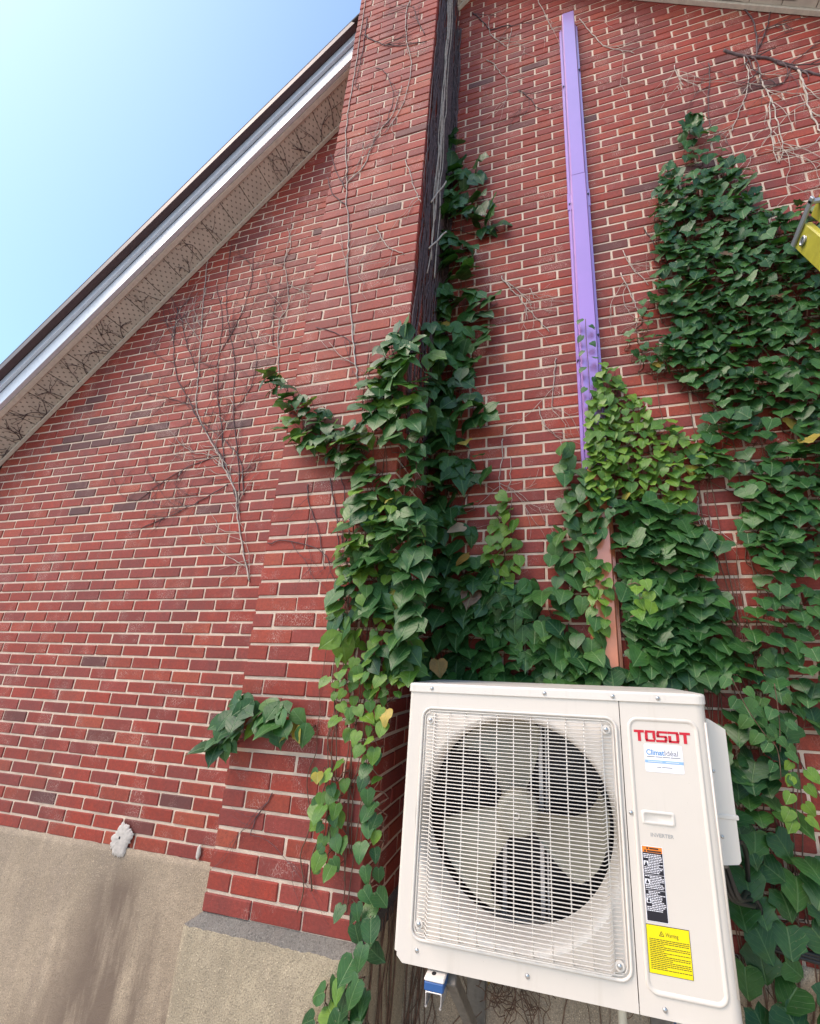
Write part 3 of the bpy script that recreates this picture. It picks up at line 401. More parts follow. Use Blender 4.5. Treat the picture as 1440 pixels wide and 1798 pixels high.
for i, (x0, x1, y0, y1, z0, z1, t, ow) in enumerate(bricks):
    if i in single:
        lx, ly, lz = round((x1 - x0) / .004) * .004, round((y1 - y0) / .01) * .01, round((z1 - z0), 3)
        k = (lx, ly, lz, i % 3)
        if k not in cache:
            b = MB(); b.box(-lx / 2, lx / 2, 0, ly, -lz / 2, lz / 2, .0032)
            b.v = [(v[0] + random.uniform(-.0011, .0011), v[1] + random.uniform(-.0006, .0006), v[2] + random.uniform(-.0009, .0009)) for v in b.v]
            cache[k] = b.mesh('brick', BRICK1)
        o = link('brick', cache[k], wall if ow == 'w' else chim, t)
        o.location = ((x0 + x1) / 2, y0, (z0 + z1) / 2)
    else:
        b = many[ow]; b.tone = t; n = len(b.v); b.box(x0, x1, y0, y1, z0, z1, .0032)
        for q in range(n, len(b.v)):
            v = b.v[q]; b.v[q] = (v[0] + random.uniform(-.0011, .0011), v[1] + random.uniform(-.0006, .0006), v[2] + random.uniform(-.0009, .0009))
tag(many['w'].build('brickwork', BRICKN, wall), kind='stuff'); tag(many['c'].build('brickwork', BRICKN, chim), kind='stuff')

# ---- foundation
def rough_slab(name, mat, parent, x0, x1, y, z0, z1, nx, nz, amp, lip=0.):
    b = MB(); vs = []
    for k in range(nz + 1):
        for i in range(nx + 1):
            x = x0 + (x1 - x0) * i / nx; z = z0 + (z1 - z0) * k / nz
            e = 0 if k < nz else lip * (random.random() - .3)
            vs.append((x, y + random.uniform(-amp, amp), z + e))
    n = nx + 1
    F = [(k * n + i, k * n + i + 1, (k + 1) * n + i + 1, (k + 1) * n + i) for k in range(nz) for i in range(nx)]
    top = [nz * n + i for i in range(n)]; base = len(vs)
    vs += [(vs[t][0], y + .05, vs[t][2] + .002) for t in top]
    F += [(top[i], top[i + 1], base + i + 1, base + i) for i in range(nx)]
    b.add(vs, F); return b.build(name, mat, parent, True)
rough_slab('foundation', CONC, house, XL, .02, YW - .007, GZ, ZB + .004, 90, 30, .0014, .008)
rough_slab('foundation', CONC, house, .58, XR, YW - .007, GZ, ZB + .004, 120, 30, .0014, .008)
b = MB(); bx0, bx1, by = -.036, CW + .032, -.034; zt, zo = CZ0 * CS + .004, CZ0 * CS - .022
N = 46; vs = []; F = []
ring = [(bx0, YW)] + [(bx0, by + (YW - by) * (1 - i / 8)) for i in range(1, 8)] + [(bx0 + (bx1 - bx0) * i / N, by) for i in range(N + 1)] + [(bx1, by + (YW - by) * i / 8) for i in range(1, 9)]
inner = [(min(max(x, .004), CW - .004), max(y, .004)) for x, y in ring]
zs = [GZ] + [zo - .10 * k for k in range(9, -1, -1)]
for lv, z in enumerate(zs):
    for (x, y) in ring: vs.append((x + random.uniform(-.0018, .0018), y + random.uniform(-.0018, .0018), z + (random.uniform(-.003, .003) if lv == len(zs) - 1 else 0)))
n = len(ring)
for lv in range(len(zs) - 1): F += [(lv * n + i, lv * n + i + 1, (lv + 1) * n + i + 1, (lv + 1) * n + i) for i in range(n - 1)]
b.add(vs, F); cbase = b.build('chimney_base', CONC2, house, True)
b = MB(); vs2 = vs[(len(zs) - 1) * n:] + [((p[0] + q[0]) / 2, (p[1] + q[1]) / 2, (zo + zt) / 2 + random.uniform(-.002, .005)) for p, q in zip(ring, inner)] + [(q[0], q[1], zt) for q in inner]
F = [(lv * n + i, lv * n + i + 1, (lv + 1) * n + i + 1, (lv + 1) * n + i) for lv in range(2) for i in range(n - 1)]
b.add(vs2, F); b.build('mortar_ledge', WASH, cbase, True)
# white patch of mortar round a plugged hole, and a small dribble near the chimney
def splat(cx, cz, pts, name, y, th):
    b = MB(); n = len(pts); vs = [(cx, y - th * 1.1, cz)]; R_ = ((.3, 1.1), (.55, .95), (.75, .8), (.9, .55), (1.0, -.35))
    for f_, h in R_: vs += [(cx + x * f_, y - th * (h + (random.uniform(-.14, .14) if f_ < 1 else 0)), cz + z * f_) for x, z in pts]
    F = [(0, 1 + i, 1 + (i + 1) % n) for i in range(n)]
    for k in range(len(R_) - 1): F += [(1 + k * n + i, 1 + (k + 1) * n + i, 1 + (k + 1) * n + (i + 1) % n, 1 + k * n + (i + 1) % n) for i in range(n)]
    b.add(vs, F); return b.build(name, WHITEP, house, True)
pts = []; rr_ = [random.uniform(-1, 1) for _ in range(72)]; rr_ = [(rr_[i - 2] + rr_[i - 1] + rr_[i] * 1.5 + rr_[(i + 1) % 72] + rr_[(i + 2) % 72]) / 3.2 for i in range(72)]
for i in range(72):
    a = 2 * math.pi * i / 72; r = .050 + .007 * rr_[i] + random.uniform(-.0045, .0045)
    rz = r * (1.45 if math.sin(a) < 0 else 1.1)
    pts.append((r * math.cos(a), rz * math.sin(a) + .022 * math.exp(-((a - 1.8) / .3) ** 2)))
pts = [(1.3 * x, 1.05 * z + .25 * x) for x, z in pts]
pt = splat(-.925, -.562, pts, 'mortar_patch', YW - .012, .006)
b = MB(); b.box(-.934, -.926, YW - .021, YW - .01, -.562, -.550, .001); b.build('plug_hole', BLACK, pt)
splat(-.443, -.565, [(.012 * math.cos(a) * random.uniform(.7, 1.1), .032 * math.sin(a)) for a in [2 * math.pi * i / 16 for i in range(16)]], 'mortar_drip', YW - .010, .006)

# ---- rakes: soffit panels, channel trims, fascia, drip edge, roof
def rake(side):
    sl = 1.085 if side == 'l' else .80; nn_ = math.hypot(1, sl)
    if side == 'l': O = Vector((XL - .28, 0, zl(XL - .28))); t = Vector((1, 0, sl)) / nn_; up = Vector((-sl, 0, 1)) / nn_; Lt = (PKX - XL + .28) * nn_
    else: O = Vector((PKX, 0, PKZ)); t = Vector((1, 0, -sl)) / nn_; up = Vector((sl, 0, 1)) / nn_; Lt = (XR + .3 - PKX) * nn_
    Y = Vector((0, 1, 0))
    def seg(name, mat, u0, u1, y0, y1, h0, h1, par, ch=.0015):
        # keep clear of the chimney that passes through the overhang
        out = []
        def cut(a, b):
            if b - a < .01: return
            q = MB().obox(O + t * a + Y * y0 + up * h0, t, Y, up, b - a, y1 - y0, h1 - h0, ch); out.append(q.build(name, mat, par))
        if side == 'l':
            ca, cb = (0 - O.x) * nn_, (CW - O.x) * nn_
            if u1 <= ca or u0 >= cb: cut(u0, u1)
            else: cut(u0, min(u1, ca)); cut(max(u0, cb), u1)
        else: cut(u0, u1)
        return out
    fa = seg('fascia', FASC, 0, Lt, .158, .182, -.008, .102, house)
    rf = MB().obox(O + t * (-.02) + Y * .10 + up * .205, t, Y, up, Lt + .03, 8.2, .02, .004).build('roof', SHING, house)
    seg('frieze_strip', FASC, 0, Lt, .137, .157, .104, .158, rf)
    seg('drip_edge', BROWN, 0, Lt, .098, .135, .158, .204, rf)
    tr = seg('soffit_channel', TRIM, 0, Lt, .184, .212, -.010, .012, house); ti = seg('soffit_wall_trim', TRIM, 0, Lt, YW - .024, YW - .002, -.014, .010, house)
    p = .205; k = 0
    while k * p < min(Lt, 7.0):
        for o in seg('soffit_panel', SOFF, k * p + .002, min((k + 1) * p - .003, Lt), .2125, YW - .0245, .001, .011, house, .0012): pass
        k += 1
    seg('soffit_backing', BROWN, 0, Lt, .19, YW - .003, .013, .02, rf)
rake('l'); rake('r')
b = MB(); b.box(XL - .20, XL - .004, .20, 8.0, zl(XL) - .36, zl(XL) - .28, .003); b.box(XL - .075, XL - .006, YW - .03, YW + .10, GZ, zl(XL) - .29, .004)
b.build('eave_corner_board', FASC, house)

# ================================================================== purple line cover on the wall
duct = empty('line_cover', (1.48, YW, .3), 'long purple metal line cover screwed up the brick wall', 'duct cover')
DX = 1.4795
def cover(z0, z1, dy, nm='cover', mt=None):
    prof = [(-.046, .000), (-.046, -.005), (-.043, -.052), (-.038, -.057), (.038, -.057), (.043, -.052), (.046, -.005), (.046, .000)]
    b = MB(); n = len(prof); k = 1.0 + dy * 8
    vs = [(DX + x * k, YW + y - (dy if y < -.02 else 0), z) for z in (z0, z1) for x, y in prof]
    b.add(vs, [(i, (i + 1) % n, n + (i + 1) % n, n + i) for i in range(n)] + [tuple(range(n))[::-1], tuple(range(n, 2 * n))])
    return b.build(nm, mt or DUCT, duct)
def flange(z0, z1, sx, mt=None):
    b = MB(); xa, xb = (DX - .064, DX - .045) if sx < 0 else (DX + .045, DX + .064)
    b.box(xa, xb, YW - .014, YW + .001, z0, z1, .0015); b.box(xa + .004 if sx > 0 else xb - .010, xa + .010 if sx > 0 else xb - .004, YW - .021, YW - .012, z0, z1, .001)
    return b.build('side_flange', mt or DUCT, duct)
cover(3.303, 4.985, .0); cover(1.285, 3.293, .0035); cover(.34, 1.28, .0, mt=DUCT2)  # split low down, so only the upper covers take the sky-tinted purple
for sx in (-1, 1):
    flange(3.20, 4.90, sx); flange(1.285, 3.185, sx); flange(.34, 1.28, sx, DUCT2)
    b = MB(); xa, xb = (DX - .068, DX - .044) if sx < 0 else (DX + .044, DX + .068)
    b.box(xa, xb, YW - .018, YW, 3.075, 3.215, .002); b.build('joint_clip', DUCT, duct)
for x, z in ((-.055, 4.25), (.056, 4.38), (-.055, 3.12), (.056, 3.17), (-.055, 1.95), (.056, 2.1)):
    b = MB(); b.tube([(DX + x, YW - .010, z), (DX + x, YW - .0235, z)], .006, 8); b.build('screw', INK, duct)

# ================================================================== air conditioner
AY = -.10; AB = .235
ac = empty('air_conditioner', (1.23, .07, -.49), 'cream outdoor air conditioner unit with fan guard and coloured stickers', 'air conditioner')
X0, X1, XS, ZT, ZBt = .776, 1.683, 1.444, .256, -.491
# casing: wrap-round sheet, open at the front where the two front panels sit
b = MB(); path = []
for i in range(7):
    a = math.pi / 2 * i / 6; path.append((X0 + .014 - .014 * math.sin(a), AY + .014 - .014 * math.cos(a)))
path += [(X0, AB - .014)] + [(X0 + .014 - .014 * math.cos(a), AB - .014 + .014 * math.sin(a)) for a in [math.pi / 2 * i / 4 for i in range(1, 5)]]
path += [(X1 - .02, AB)] + [(X1 - .02 + .02 * math.sin(a), AB - .02 + .02 * math.cos(a)) for a in [math.pi / 2 * i / 4 for i in range(1, 5)]]
RR = .030
path += [(X1 - RR + RR * math.cos(a), AY + RR - RR * math.sin(a)) for a in [math.pi / 2 * i / 8 for i in range(0, 9)]]
n = len(path); zlo = [(-.491 if x > .9 else -.4665) for x, y in path]
vs = [(x, y, zl_) for (x, y), zl_ in zip(path, zlo)] + [(x, y, ZT) for x, y in path]
b.add(vs, [(i, n + i, n + i + 1, i + 1) for i in range(n - 1)]); b.build('casing', ACW, ac, True)
MB().box(X0 + .03, X1 - .006, AY + .006, AB - .004, -.489, -.474, .002).build('base_pan', ACW, ac)
# left front panel with the round fan opening
FCX, FCZ, FR = 1.131, -.114, .299
outer = [(X0 + .012, ZT), (XS - .0012, ZT), (XS - .0012, ZBt), (.806, ZBt), (X0 + .012, -.476)]
angs = sorted([2 * math.pi * i / 120 for i in range(120)] + [math.atan2(z - FCZ, x - FCX) % (2 * math.pi) for x, z in outer])
def hit(a):
    dx, dz = math.cos(a), math.sin(a); best = None
    for i in range(len(outer)):
        (xa, za), (xb, zb) = outer[i], outer[(i + 1) % len(outer)]
        ex, ez = xb - xa, zb - za; D = dx * ez - dz * ex
        if abs(D) < 1e-12: continue
        s = ((xa - FCX) * ez - (za - FCZ) * ex) / D; u = ((xa - FCX) * dz - (za - FCZ) * dx) / D
        if s > 0 and -1e-6 <= u <= 1 + 1e-6 and (best is None or s < best): best = s
    return FCX + dx * best, FCZ + dz * best
N = len(angs); rings = [[(x, AY, z) for x, z in (hit(a) for a in angs)]]
for r, y in ((FR + .012, AY), (FR + .004, AY + .004), (FR - .003, AY + .015), (FR - .008, AY + .04), (FR - .009, AY + .10)):
    rings.append([(FCX + r * math.cos(a), y, FCZ + r * math.sin(a)) for a in angs])
b = MB(); b.add([p for rg in rings[:2] for p in rg], [(i, (i + 1) % N, N + (i + 1) % N, N + i) for i in range(N)]); fp = b.build('front_panel', ACW, ac)
b = MB(); b.add([p for rg in rings[1:] for p in rg], [(k * N + i, k * N + (i + 1) % N, (k + 1) * N + (i + 1) % N, (k + 1) * N + i) for k in range(4) for i in range(N)])
b.build('fan_shroud', ACW2, fp, True)
# right front panel, service panel bead, handle, groove
b = MB(); b.prism([(XS + .0012, ZT), (X1 - RR, ZT), (X1 - RR, ZBt), (XS + .0012, ZBt)], AY, AY + .004); sp_ = b.build('service_panel', ACW, ac)
b = MB(); P = rrect(1.468, 1.647, -.440, .206, .024)
n = len(P)
vs = []
for off, y in ((.0055, 0), (.0035, -.0032), (-.001, -.0036), (-.0045, -.0012), (-.0065, .0002)):
    for i, (x, z) in enumerate(P):
        cx, cz = (1.468 + 1.647) / 2, (-.440 + .206) / 2
        nx = 1 if x > 1.647 - .0241 and abs(z - cz) < .299 else 0
        # outward normal of the rounded rectangle
        qx = min(max(x, 1.468 + .024), 1.647 - .024); qz = min(max(z, -.44 + .024), .206 - .024)
        d = math.hypot(x - qx, z - qz) or 1
        vs.append((x + (x - qx) / d * off, AY + y - .0003, z + (z - qz) / d * off))
b.add(vs, [(k * n + i, k * n + (i + 1) % n, (k + 1) * n + (i + 1) % n, (k + 1) * n + i) for k in range(4) for i in range(n)])
b.build('panel_bead', ACW, sp_, True)
b = MB(); P1 = rrect(1.4835, 1.5690, -.0660, -.0310, .006, 4); P2 = rrect(1.4885, 1.5640, -.0610, -.0360, .005, 4); P3 = rrect(1.492, 1.5605, -.0585, -.0385, .004, 4)
n = len(P1); vs = [(x, AY - .0005, z) for x, z in P1] + [(x, AY - .005, z) for x, z in P2] + [(x, AY - .0012, z) for x, z in P3]
b.add(vs, [(k * n + i, k * n + (i + 1) % n, (k + 1) * n + (i + 1) % n, (k + 1) * n + i) for k in range(2) for i in range(n)] + [tuple(range(2 * n, 3 * n))])
b.build('handle', ACW2, sp_, True)
b = MB(); b.tube([(X1 - .0085, AY + .0082, .205), (X1 - .0085, AY + .0082, -.425)], .0034, 8); b.build('corner_rib', ACW, ac, True)
# lid
def plan(ins, r1=.016, r2=.034):
    xa, xb, ya, yb_ = X0 - .004 + ins, X1 + .004 - ins, AY - .005 + ins, AB + .004 - ins
    P = []
    for cx, cy, r, a0 in ((xb - r2, ya + r2, r2, -90), (xb - r1, yb_ - r1, r1, 0), (xa + r1, yb_ - r1, r1, 90), (xa + r1, ya + r1, r1, 180)):
        P += [(cx + r * math.cos(math.radians(a0 + 15 * i)), cy + r * math.sin(math.radians(a0 + 15 * i))) for i in range(7)]
    return P
b = MB(); lv = [(0, .2545), (0, .276), (.0018, .2805), (.006, .2825)]; n = len(plan(0))
b.add([(x, y, z) for ins, z in lv for x, y in plan(ins)], [(k * n + i, k * n + (i + 1) % n, (k + 1) * n + (i + 1) % n, (k + 1) * n + i) for k in range(3) for i in range(n)] + [tuple(range(3 * n, 4 * n)), tuple(range(n))[::-1]])
b.build('lid', ACW2, ac)
# fan guard: border, stepped horizontal wires, upright rods
gr = MB(); PB = rrect(.829, 1.431, -.427, .205, .030); gr.tube([(x, AY - .003, z) for x, z in PB], .0042, 6, closed=True)
PB2 = rrect(.838, 1.422, -.418, .196, .024); gr.tube([(x, AY - .002, z) for x, z in PB2], .0022, 5, closed=True)
guard = gr.build('fan_guard', WIRE, ac, True)
NS = 61
def slat_pts(x0, x1):
    lo, hi = AY - .004, AY - .021
    return [(x0, AY + .001), (x0, lo), (x0 + .024, lo - .001), (x0 + .036, hi), (x1 - .036, hi), (x1 - .024, lo - .001), (x1, lo), (x1, AY + .001)]
base = MB(); base.tube([(x, y, 0) for x, y in slat_pts(.846, 1.414)], .0014, 5); slat_me = base.mesh('guard_wire', WIRE, True)
for k in range(NS):
    o = link('guard_wire', slat_me, guard); o.location = (0, 0, -.411 + k * .600 / (NS - 1))
for k in range(11):
    x = .870 + k * (1.390 - .870) / 10; edge = k in (0, 10)
    yv = AY - .0065 if edge else AY - .0185
    b = MB(); b.tube([(x, AY + .001, .1915), (x, yv, .186), (x, yv, -.408), (x, AY + .001, -.4135)], .0019, 5); b.build('guard_rod', WIRE, guard, True)
def dome(name, x, y, z, r, mat, par):
    b = MB(); vs = []; n = 10
    for lvl, (rr, h) in enumerate(((1, 0), (.92, .35), (.6, .62), (.0, .72))):
        vs += [(x + r * rr * math.cos(2 * math.pi * i / n), y - r * h, z + r * rr * math.sin(2 * math.pi * i / n)) for i in range(n)]
    b.add(vs, [(k * n + i, k * n + (i + 1) % n, (k + 1) * n + (i + 1) % n, (k + 1) * n + i) for k in range(3) for i in range(n)])
    return b.build(name, mat, par, True)
for x, z, y in ((.855, .2665, AY - .005), (1.225, .2665, AY - .005), (1.427, .2665, AY - .005), (1.552, .2665, AY - .005), (1.457, -.042, AY), (.849, -.455, AY), (1.165, -.461, AY), (1.504, -.471, AY)):
    dome('screw', x, y, z, .0062, SCREW, ac)
for x, z in ((.856, .168), (1.402, .172), (.853, -.388), (1.402, -.396)):
    b = MB(); b.tube([(x, AY - .0005, z), (x, AY - .007, z)], .012, 14); tab = b.build('guard_tab', WIRE, guard)
    dome('screw', x, AY - .007, z, .007, SCREW, tab)
# inside: coil, dark box, motor bracket, motor, fan
b = MB(); b.box(X0 + .01, XS + .02, .165, .185, -.468, .250, .002)
for i in range(46): x = X0 + .03 + i * (XS - X0 - .05) / 45; b.box(x, x + .0035, .155, .165, -.465, .248, .0005)
b.build('coil', COIL, ac)
b = MB(); b.box(X0 + .004, X0 + .008, AY + .02, .17, -.468, .25, .001); b.box(XS + .03, XS + .034, AY + .02, .17, -.468, .25, .001); b.box(X0 + .008, XS + .03, AY + .02, .17, .246, .250, .001)
b.build('inner_lining', BLACK, ac)
b = MB(); b.box(1.196, 1.210, .060, .075, -.46, .245, .001); b.box(1.218, 1.224, .058, .075, -.46, .245, .001); b.box(1.075, 1.089, .060, .075, -.46, .245, .001); b.build('motor_bracket', GALV, ac)
b = MB(); b.tube([(FCX, .02, FCZ), (FCX, .11, FCZ)], .062, 24); b.build('motor', STEEL, ac, True)
fan = MB(); vs = []; n = 28
for r, y in ((.066, .015), (.066, -.030), (.060, -.040), (.044, -.045), (.040, -.043), (.018, -.044), (.0, -.044)):
    vs += [(FCX + r * math.cos(2 * math.pi * i / n), y, FCZ + .012 + r * math.sin(2 * math.pi * i / n)) for i in range(n)]
fan.add(vs, [(k * n + i, k * n + (i + 1) % n, (k + 1) * n + (i + 1) % n, (k + 1) * n + i) for k in range(6) for i in range(n)])
hub = fan.build('fan_hub', FANP, ac, True)
b = MB(); b.tube([(FCX + .0085 * math.cos(a), -.0475, FCZ + .012 + .0085 * math.sin(a)) for a in [2 * math.pi * i / 16 for i in range(16)]], .0022, 6, closed=True); b.build('hub_ring', ACW2, hub, True)
for kb in range(3):
    b = MB(); nr, na = 9, 9; vs = []
    for side in (0, 1):
        for i in range(nr + 1):
            r = .058 + (.279 - .058) * i / nr; s = i / nr
            a0 = math.radians(132 + 14 * s - 16 * math.sin(math.pi * s * .9)) ; a1 = math.radians(66 + 9 * s ** 2)
            for j in range(na + 1):
                u = j / na; a = a0 + (a1 - a0) * u + math.radians(120 * kb)
                rr = r - (.018 * (2 * u - 1) ** 4 if i == nr else 0)
                y = -.030 + .070 * u * (1 - .35 * s) + .012 * math.sin(math.pi * u) + (.003 if side else 0)
                vs.append((FCX + rr * math.cos(a), y, FCZ + .012 + rr * math.sin(a)))
    m_ = (nr + 1) * (na + 1); F = []
    for i in range(nr):
        for j in range(na):
            q = (i * (na + 1) + j, i * (na + 1) + j + 1, (i + 1) * (na + 1) + j + 1, (i + 1) * (na + 1) + j)
            F += [q, tuple(m_ + t for t in reversed(q))]
    edge = [i * (na + 1) for i in range(nr + 1)] + [nr * (na + 1) + j for j in range(1, na + 1)] + [i * (na + 1) + na for i in range(nr - 1, -1, -1)]
    F += [(a, m_ + a, m_ + c, c) for a, c in zip(edge[:-1], edge[1:])]
    b.add(vs, F); b.build('fan_blade', FANP, hub, True)
# print
def strokes(name, rects, x0, z0, w_, h_, mat, par, y=AY - .0006, sk=0.):
    b = MB()
    for (a, c, d, e) in rects:
        P = [(a, d), (c, d), (c, e), (a, e)]
        b.prism([(x0 + u * w_ + sk * v, z0 + v * h_) for u, v in P], y - .0004, y)
    return b.build(name, mat, par)
T_ = [(0, 1, .78, 1), (.36, .66, 0, .79)]; tt = .2
O_ = [(.04, .95, .80, 1), (0, .26, .18, .82), (.04, .26, .1, .2), (.06, .88, 0, .2), (.70, .96, .3, .82), (.78, .96, .16, .31)]
S_ = [(.06, 1, .80, 1), (0, .26, .5, .86), (.02, .94, .42, .60), (.72, .98, .12, .5), (-.06, .9, 0, .2)]
D_ = [(.0, .94, .80, 1), (.74, 1, .14, .86), (.08, .95, 0, .2), (.04, .30, .1, .62)]
rc = []
for L, o, w_ in ((T_, 0, .185), (O_, .195, .20), (S_, .405, .195), (D_, .605, .20), (T_, .815, .185)):
    rc += [(o + a * w_, o + c * w_, d, e) for a, c, d, e in L]
strokes('brand_lettering', rc, 1.480, .146, .149, .030, RED, sp_)
def text(name, s, x, z, size, mat, par, y=AY - .0010, ext=.0002, fitw=None, bold=0.):
    cu = bpy.data.curves.new(name, 'FONT'); cu.body = s; cu.size = size; cu.extrude = ext; cu.offset = bold
    to = bpy.data.objects.new(name + '_tmp', cu); COL.objects.link(to)
    dg = bpy.context.evaluated_depsgraph_get(); me = bpy.data.meshes.new_from_object(to.evaluated_get(dg))
    bpy.data.objects.remove(to); me.materials.clear(); me.materials.append(mat)
    xs = [v.co.x for v in me.vertices]; k = fitw / (max(xs) - min(xs)) if fitw else 1.; x00 = min(xs)
    for v in me.vertices: v.co = Vector((x + (v.co.x - x00) * k, y - v.co.z, z + v.co.y))
    return link(name, me, par)
def sheet(name, x0, x1, z0, z1, r, mat, par, y0, th=.0004, n=4):
    return MB().prism(rrect(x0, x1, z0, z1, r, n), y0 - th, y0).build(name, mat, par)
st = sheet('dealer_sticker', 1.5045, 1.6045, .067, .1395, .004, PAPER, sp_, AY - .0003)
ys = AY - .0009
text('lettering', 'Climat', 1.5095, .1115, .0200, BLUE, st, ys, fitw=.0475, bold=.0004); text('lettering', 'Idéal', 1.5580, .1115, .0200, GREY, st, ys, fitw=.0345)
strokes('underline', [(0, .24, 0, 1), (.26, .46, 0, 1), (.48, .70, 0, 1), (.72, 1, 0, 1)], 1.510, .1060, .088, .0016, GREY, st, ys)
strokes('blue_band', [(0, 1, 0, 1)], 1.5045, .0905, .1, .0075, LBLUE, st, ys)
strokes('fine_print', [(0, .42, 0, 1), (.52, .9, 0, 1)], 1.512, .0935, .09, .0012, PAPER, st, ys - .0006)
strokes('fine_print', [(0, .28, 0, 1), (.34, 1, 0, 1)], 1.5345, .0795, .040, .0016, GREY, st, ys)
text('lettering', 'INVERTER', 1.5035, -.0945, .0125, LGREY, sp_, AY - .0004, fitw=.058, bold=.0002)
wl = sheet('black_warning_label', 1.477, 1.530, -.2900, -.1185, .001, PAPER, sp_, AY - .0003)
sheet('black_field', 1.4785, 1.5285, -.2885, -.1335, .0005, INK, wl, AY - .0008); sheet('orange_field', 1.4785, 1.5285, -.1332, -.1195, .0005, ORNG, wl, AY - .0008)
rows = []; zz = -.1385; ti = 0
for kind, cnt in (('w', 3), ('b', 4), ('w', 5), ('-', 1), ('w', 1), ('b', 4), ('w', 3), ('-', 1), ('h', 2), ('w', 3), ('b', 4), ('w', 3)):
    for _ in range(cnt):
        if kind == '-': rows.append((1.479, 1.528, zz, zz + .0005)); zz -= .0042; continue
        xa = 1.4805 if kind == 'w' else (1.4925 if kind == 'b' else 1.4865)
        x = xa; xe = (1.5268 if kind != 'h' else 1.520) - random.choice([0, 0, .003, .008])
        while x < xe - .002:
            wd = random.uniform(.0025, .0075); rows.append((x, min(x + wd, xe), zz, zz + .0017)); x += wd + .0012
        zz -= .00385
strokes('fine_print', [(a, c, d, e) for a, c, d, e in rows], 0, 0, 1, 1, PAPER, wl, AY - .0014)
for z in (-.1570, -.1985, -.2405): sheet('pictogram', 1.4800, 1.4915, z - .0085, z + .0035, .001, PAPER, wl, AY - .0014); strokes('pictogram_print', [(.2, .8, .15, .5), (.35, .65, .5, .85)], 1.4800, z - .0085, .0115, .012, INK, wl, AY - .0020)
strokes('fine_print', [(.22, .3, .56, .86), (.36, .82, .6, .82), (.1, .18, .1, .4), (.24, .95, .12, .36)], 1.4785, -.1332, .05, .0137, INK, wl, AY - .0014)
yl = sheet('yellow_warning_label', 1.4735, 1.5765, -.4005, -.2965, .001, INK, sp_, AY - .0003); sheet('yellow_field', 1.4747, 1.5753, -.3993, -.2977, .0006, YELL, yl, AY - .0008)
text('lettering', 'Warning', 1.5195, -.3185, .0125, INK, yl, AY - .0012, fitw=.0300)
strokes('warning_sign', [(0, 1, 0, .12), (.45, .55, .25, .6)], 1.5040, -.3190, .0110, .0095, INK, yl, AY - .0012)
b = MB()
for (xa, za), (xb, zb) in (((1.5040, -.3190), (1.5095, -.3085)), ((1.5095, -.3085), (1.5150, -.3190))):
    b.prism([(xa, za), (xa + .0013, za), (xb + .0007, zb), (xb - .0006, zb)], AY - .0016, AY - .0012)
b.build('warning_sign', INK, yl)
rows = []; zz = -.3275
for i in range(17):
    x = 1.4795; xe = 1.5735 if i not in (3, 6, 8, 11, 15) else random.uniform(1.505, 1.55)
    while x < xe - .002: wd = random.uniform(.003, .009); rows.append((x, min(x + wd, xe), zz, zz + .00125)); x += wd + .0011
    zz -= .0039
strokes('fine_print', rows, 0, 0, 1, 1, INK, yl, AY - .0012)
# side connection cover with its valve caps
b = MB(); P = [(X1 - .002, -.185), (1.748, -.175), (1.755, -.165), (1.758, .178), (1.715, .206), (X1 - .002, .206)]
b.prism(P, .0, .19); cov = b.build('connection_cover', ACW2, ac)
MB().box(X1 - .004, 1.7625, -.003, .193, -.064, -.052, .002).build('cover_step', ACW2, cov)
MB().tube([(1.722, .06, -.183), (1.722, .06, -.205)], .018, 12).build('cable_gland', STEEL, cov)
dome('screw', 1.712, .0, .06, .005, SCREW, cov); dome('screw', 1.714, .0, -.11, .005, SCREW, cov)
for z in (-.235, -.295, -.36, -.43): MB().tube([(X1 - .004, .05, z), (X1 + .018, .05, z), (X1 + .030, .05, z)], .011, 10).build('valve_cap', BRASS, ac)
# feet
def foot(x):
    b = MB(); b.box(x - .029, x + .029, AY - .022, AY + .085, -.5065, -.4985, .003)
    b.tube([(x + .010, AY + .045, -.500), (x + .010, AY + .045, -.492), (x + .010, AY + .045, -.4745)], .032, 14, r2=.020); f_ = b.build('foot', ACW2, ac)
    MB().tube([(x - .006, AY - .002, -.4988), (x - .006, AY - .002, -.4975)], .0062, 12).build('bolt_hole', BLACK, f_)
foot(.910); foot(1.56)
# steel wall brackets carrying the unit
def bracket(x, label):
    r = empty('wall_bracket', (x, YW, -.7), label, 'bracket', 'brackets carrying the air conditioner')
    b = MB(); w2 = .0235; zt_ = -.5285; yf, yw_ = AY - .020, YW - .006
    b.box(x - w2, x + w2, yf, yw_, zt_ - .003, zt_, .0006); b.box(x - w2, x - w2 + .003, yf, yw_, zt_ - .032, zt_ - .0032, .0006); b.box(x + w2 - .003, x + w2, yf, yw_, zt_ - .032, zt_ - .0032, .0006)
    for sx in (-1, 1): b.tube([(x + sx * (w2 - .003), yf, zt_ - .032), (x + sx * (w2 - .003), yw_, zt_ - .032)], .0036, 8)
    b.build('arm', GALV, r)
    MB().box(x - .028, x + .028, AY - .021, AY + .080, zt_, -.5060, .003).build('rubber_pad', RUBB, r)
    a0, a1 = Vector((x + .028, AY + .045, -.540)), Vector((x + .040, YW - .02, -1.02)); d = (a1 - a0).normalized(); s_ = Vector((1, 0, 0)); u = d.cross(s_).normalized(); s_ = u.cross(d).normalized()
    MB().obox(a0 - d * .03 - s_ * .004 - u * .016, d, s_, u, (a1 - a0).length + .05, .030, .032, .003).build('brace', STEEL, r)
    MB().box(x - .012, x + .06, YW - .022, YW - .004, -1.10, -.50, .002).build('wall_rail', STEEL, r)
bracket(.910, 'steel wall bracket with blue rubber pad under the fan end of air conditioner')
bracket(1.56, 'steel wall bracket under the service panel end of air conditioner')
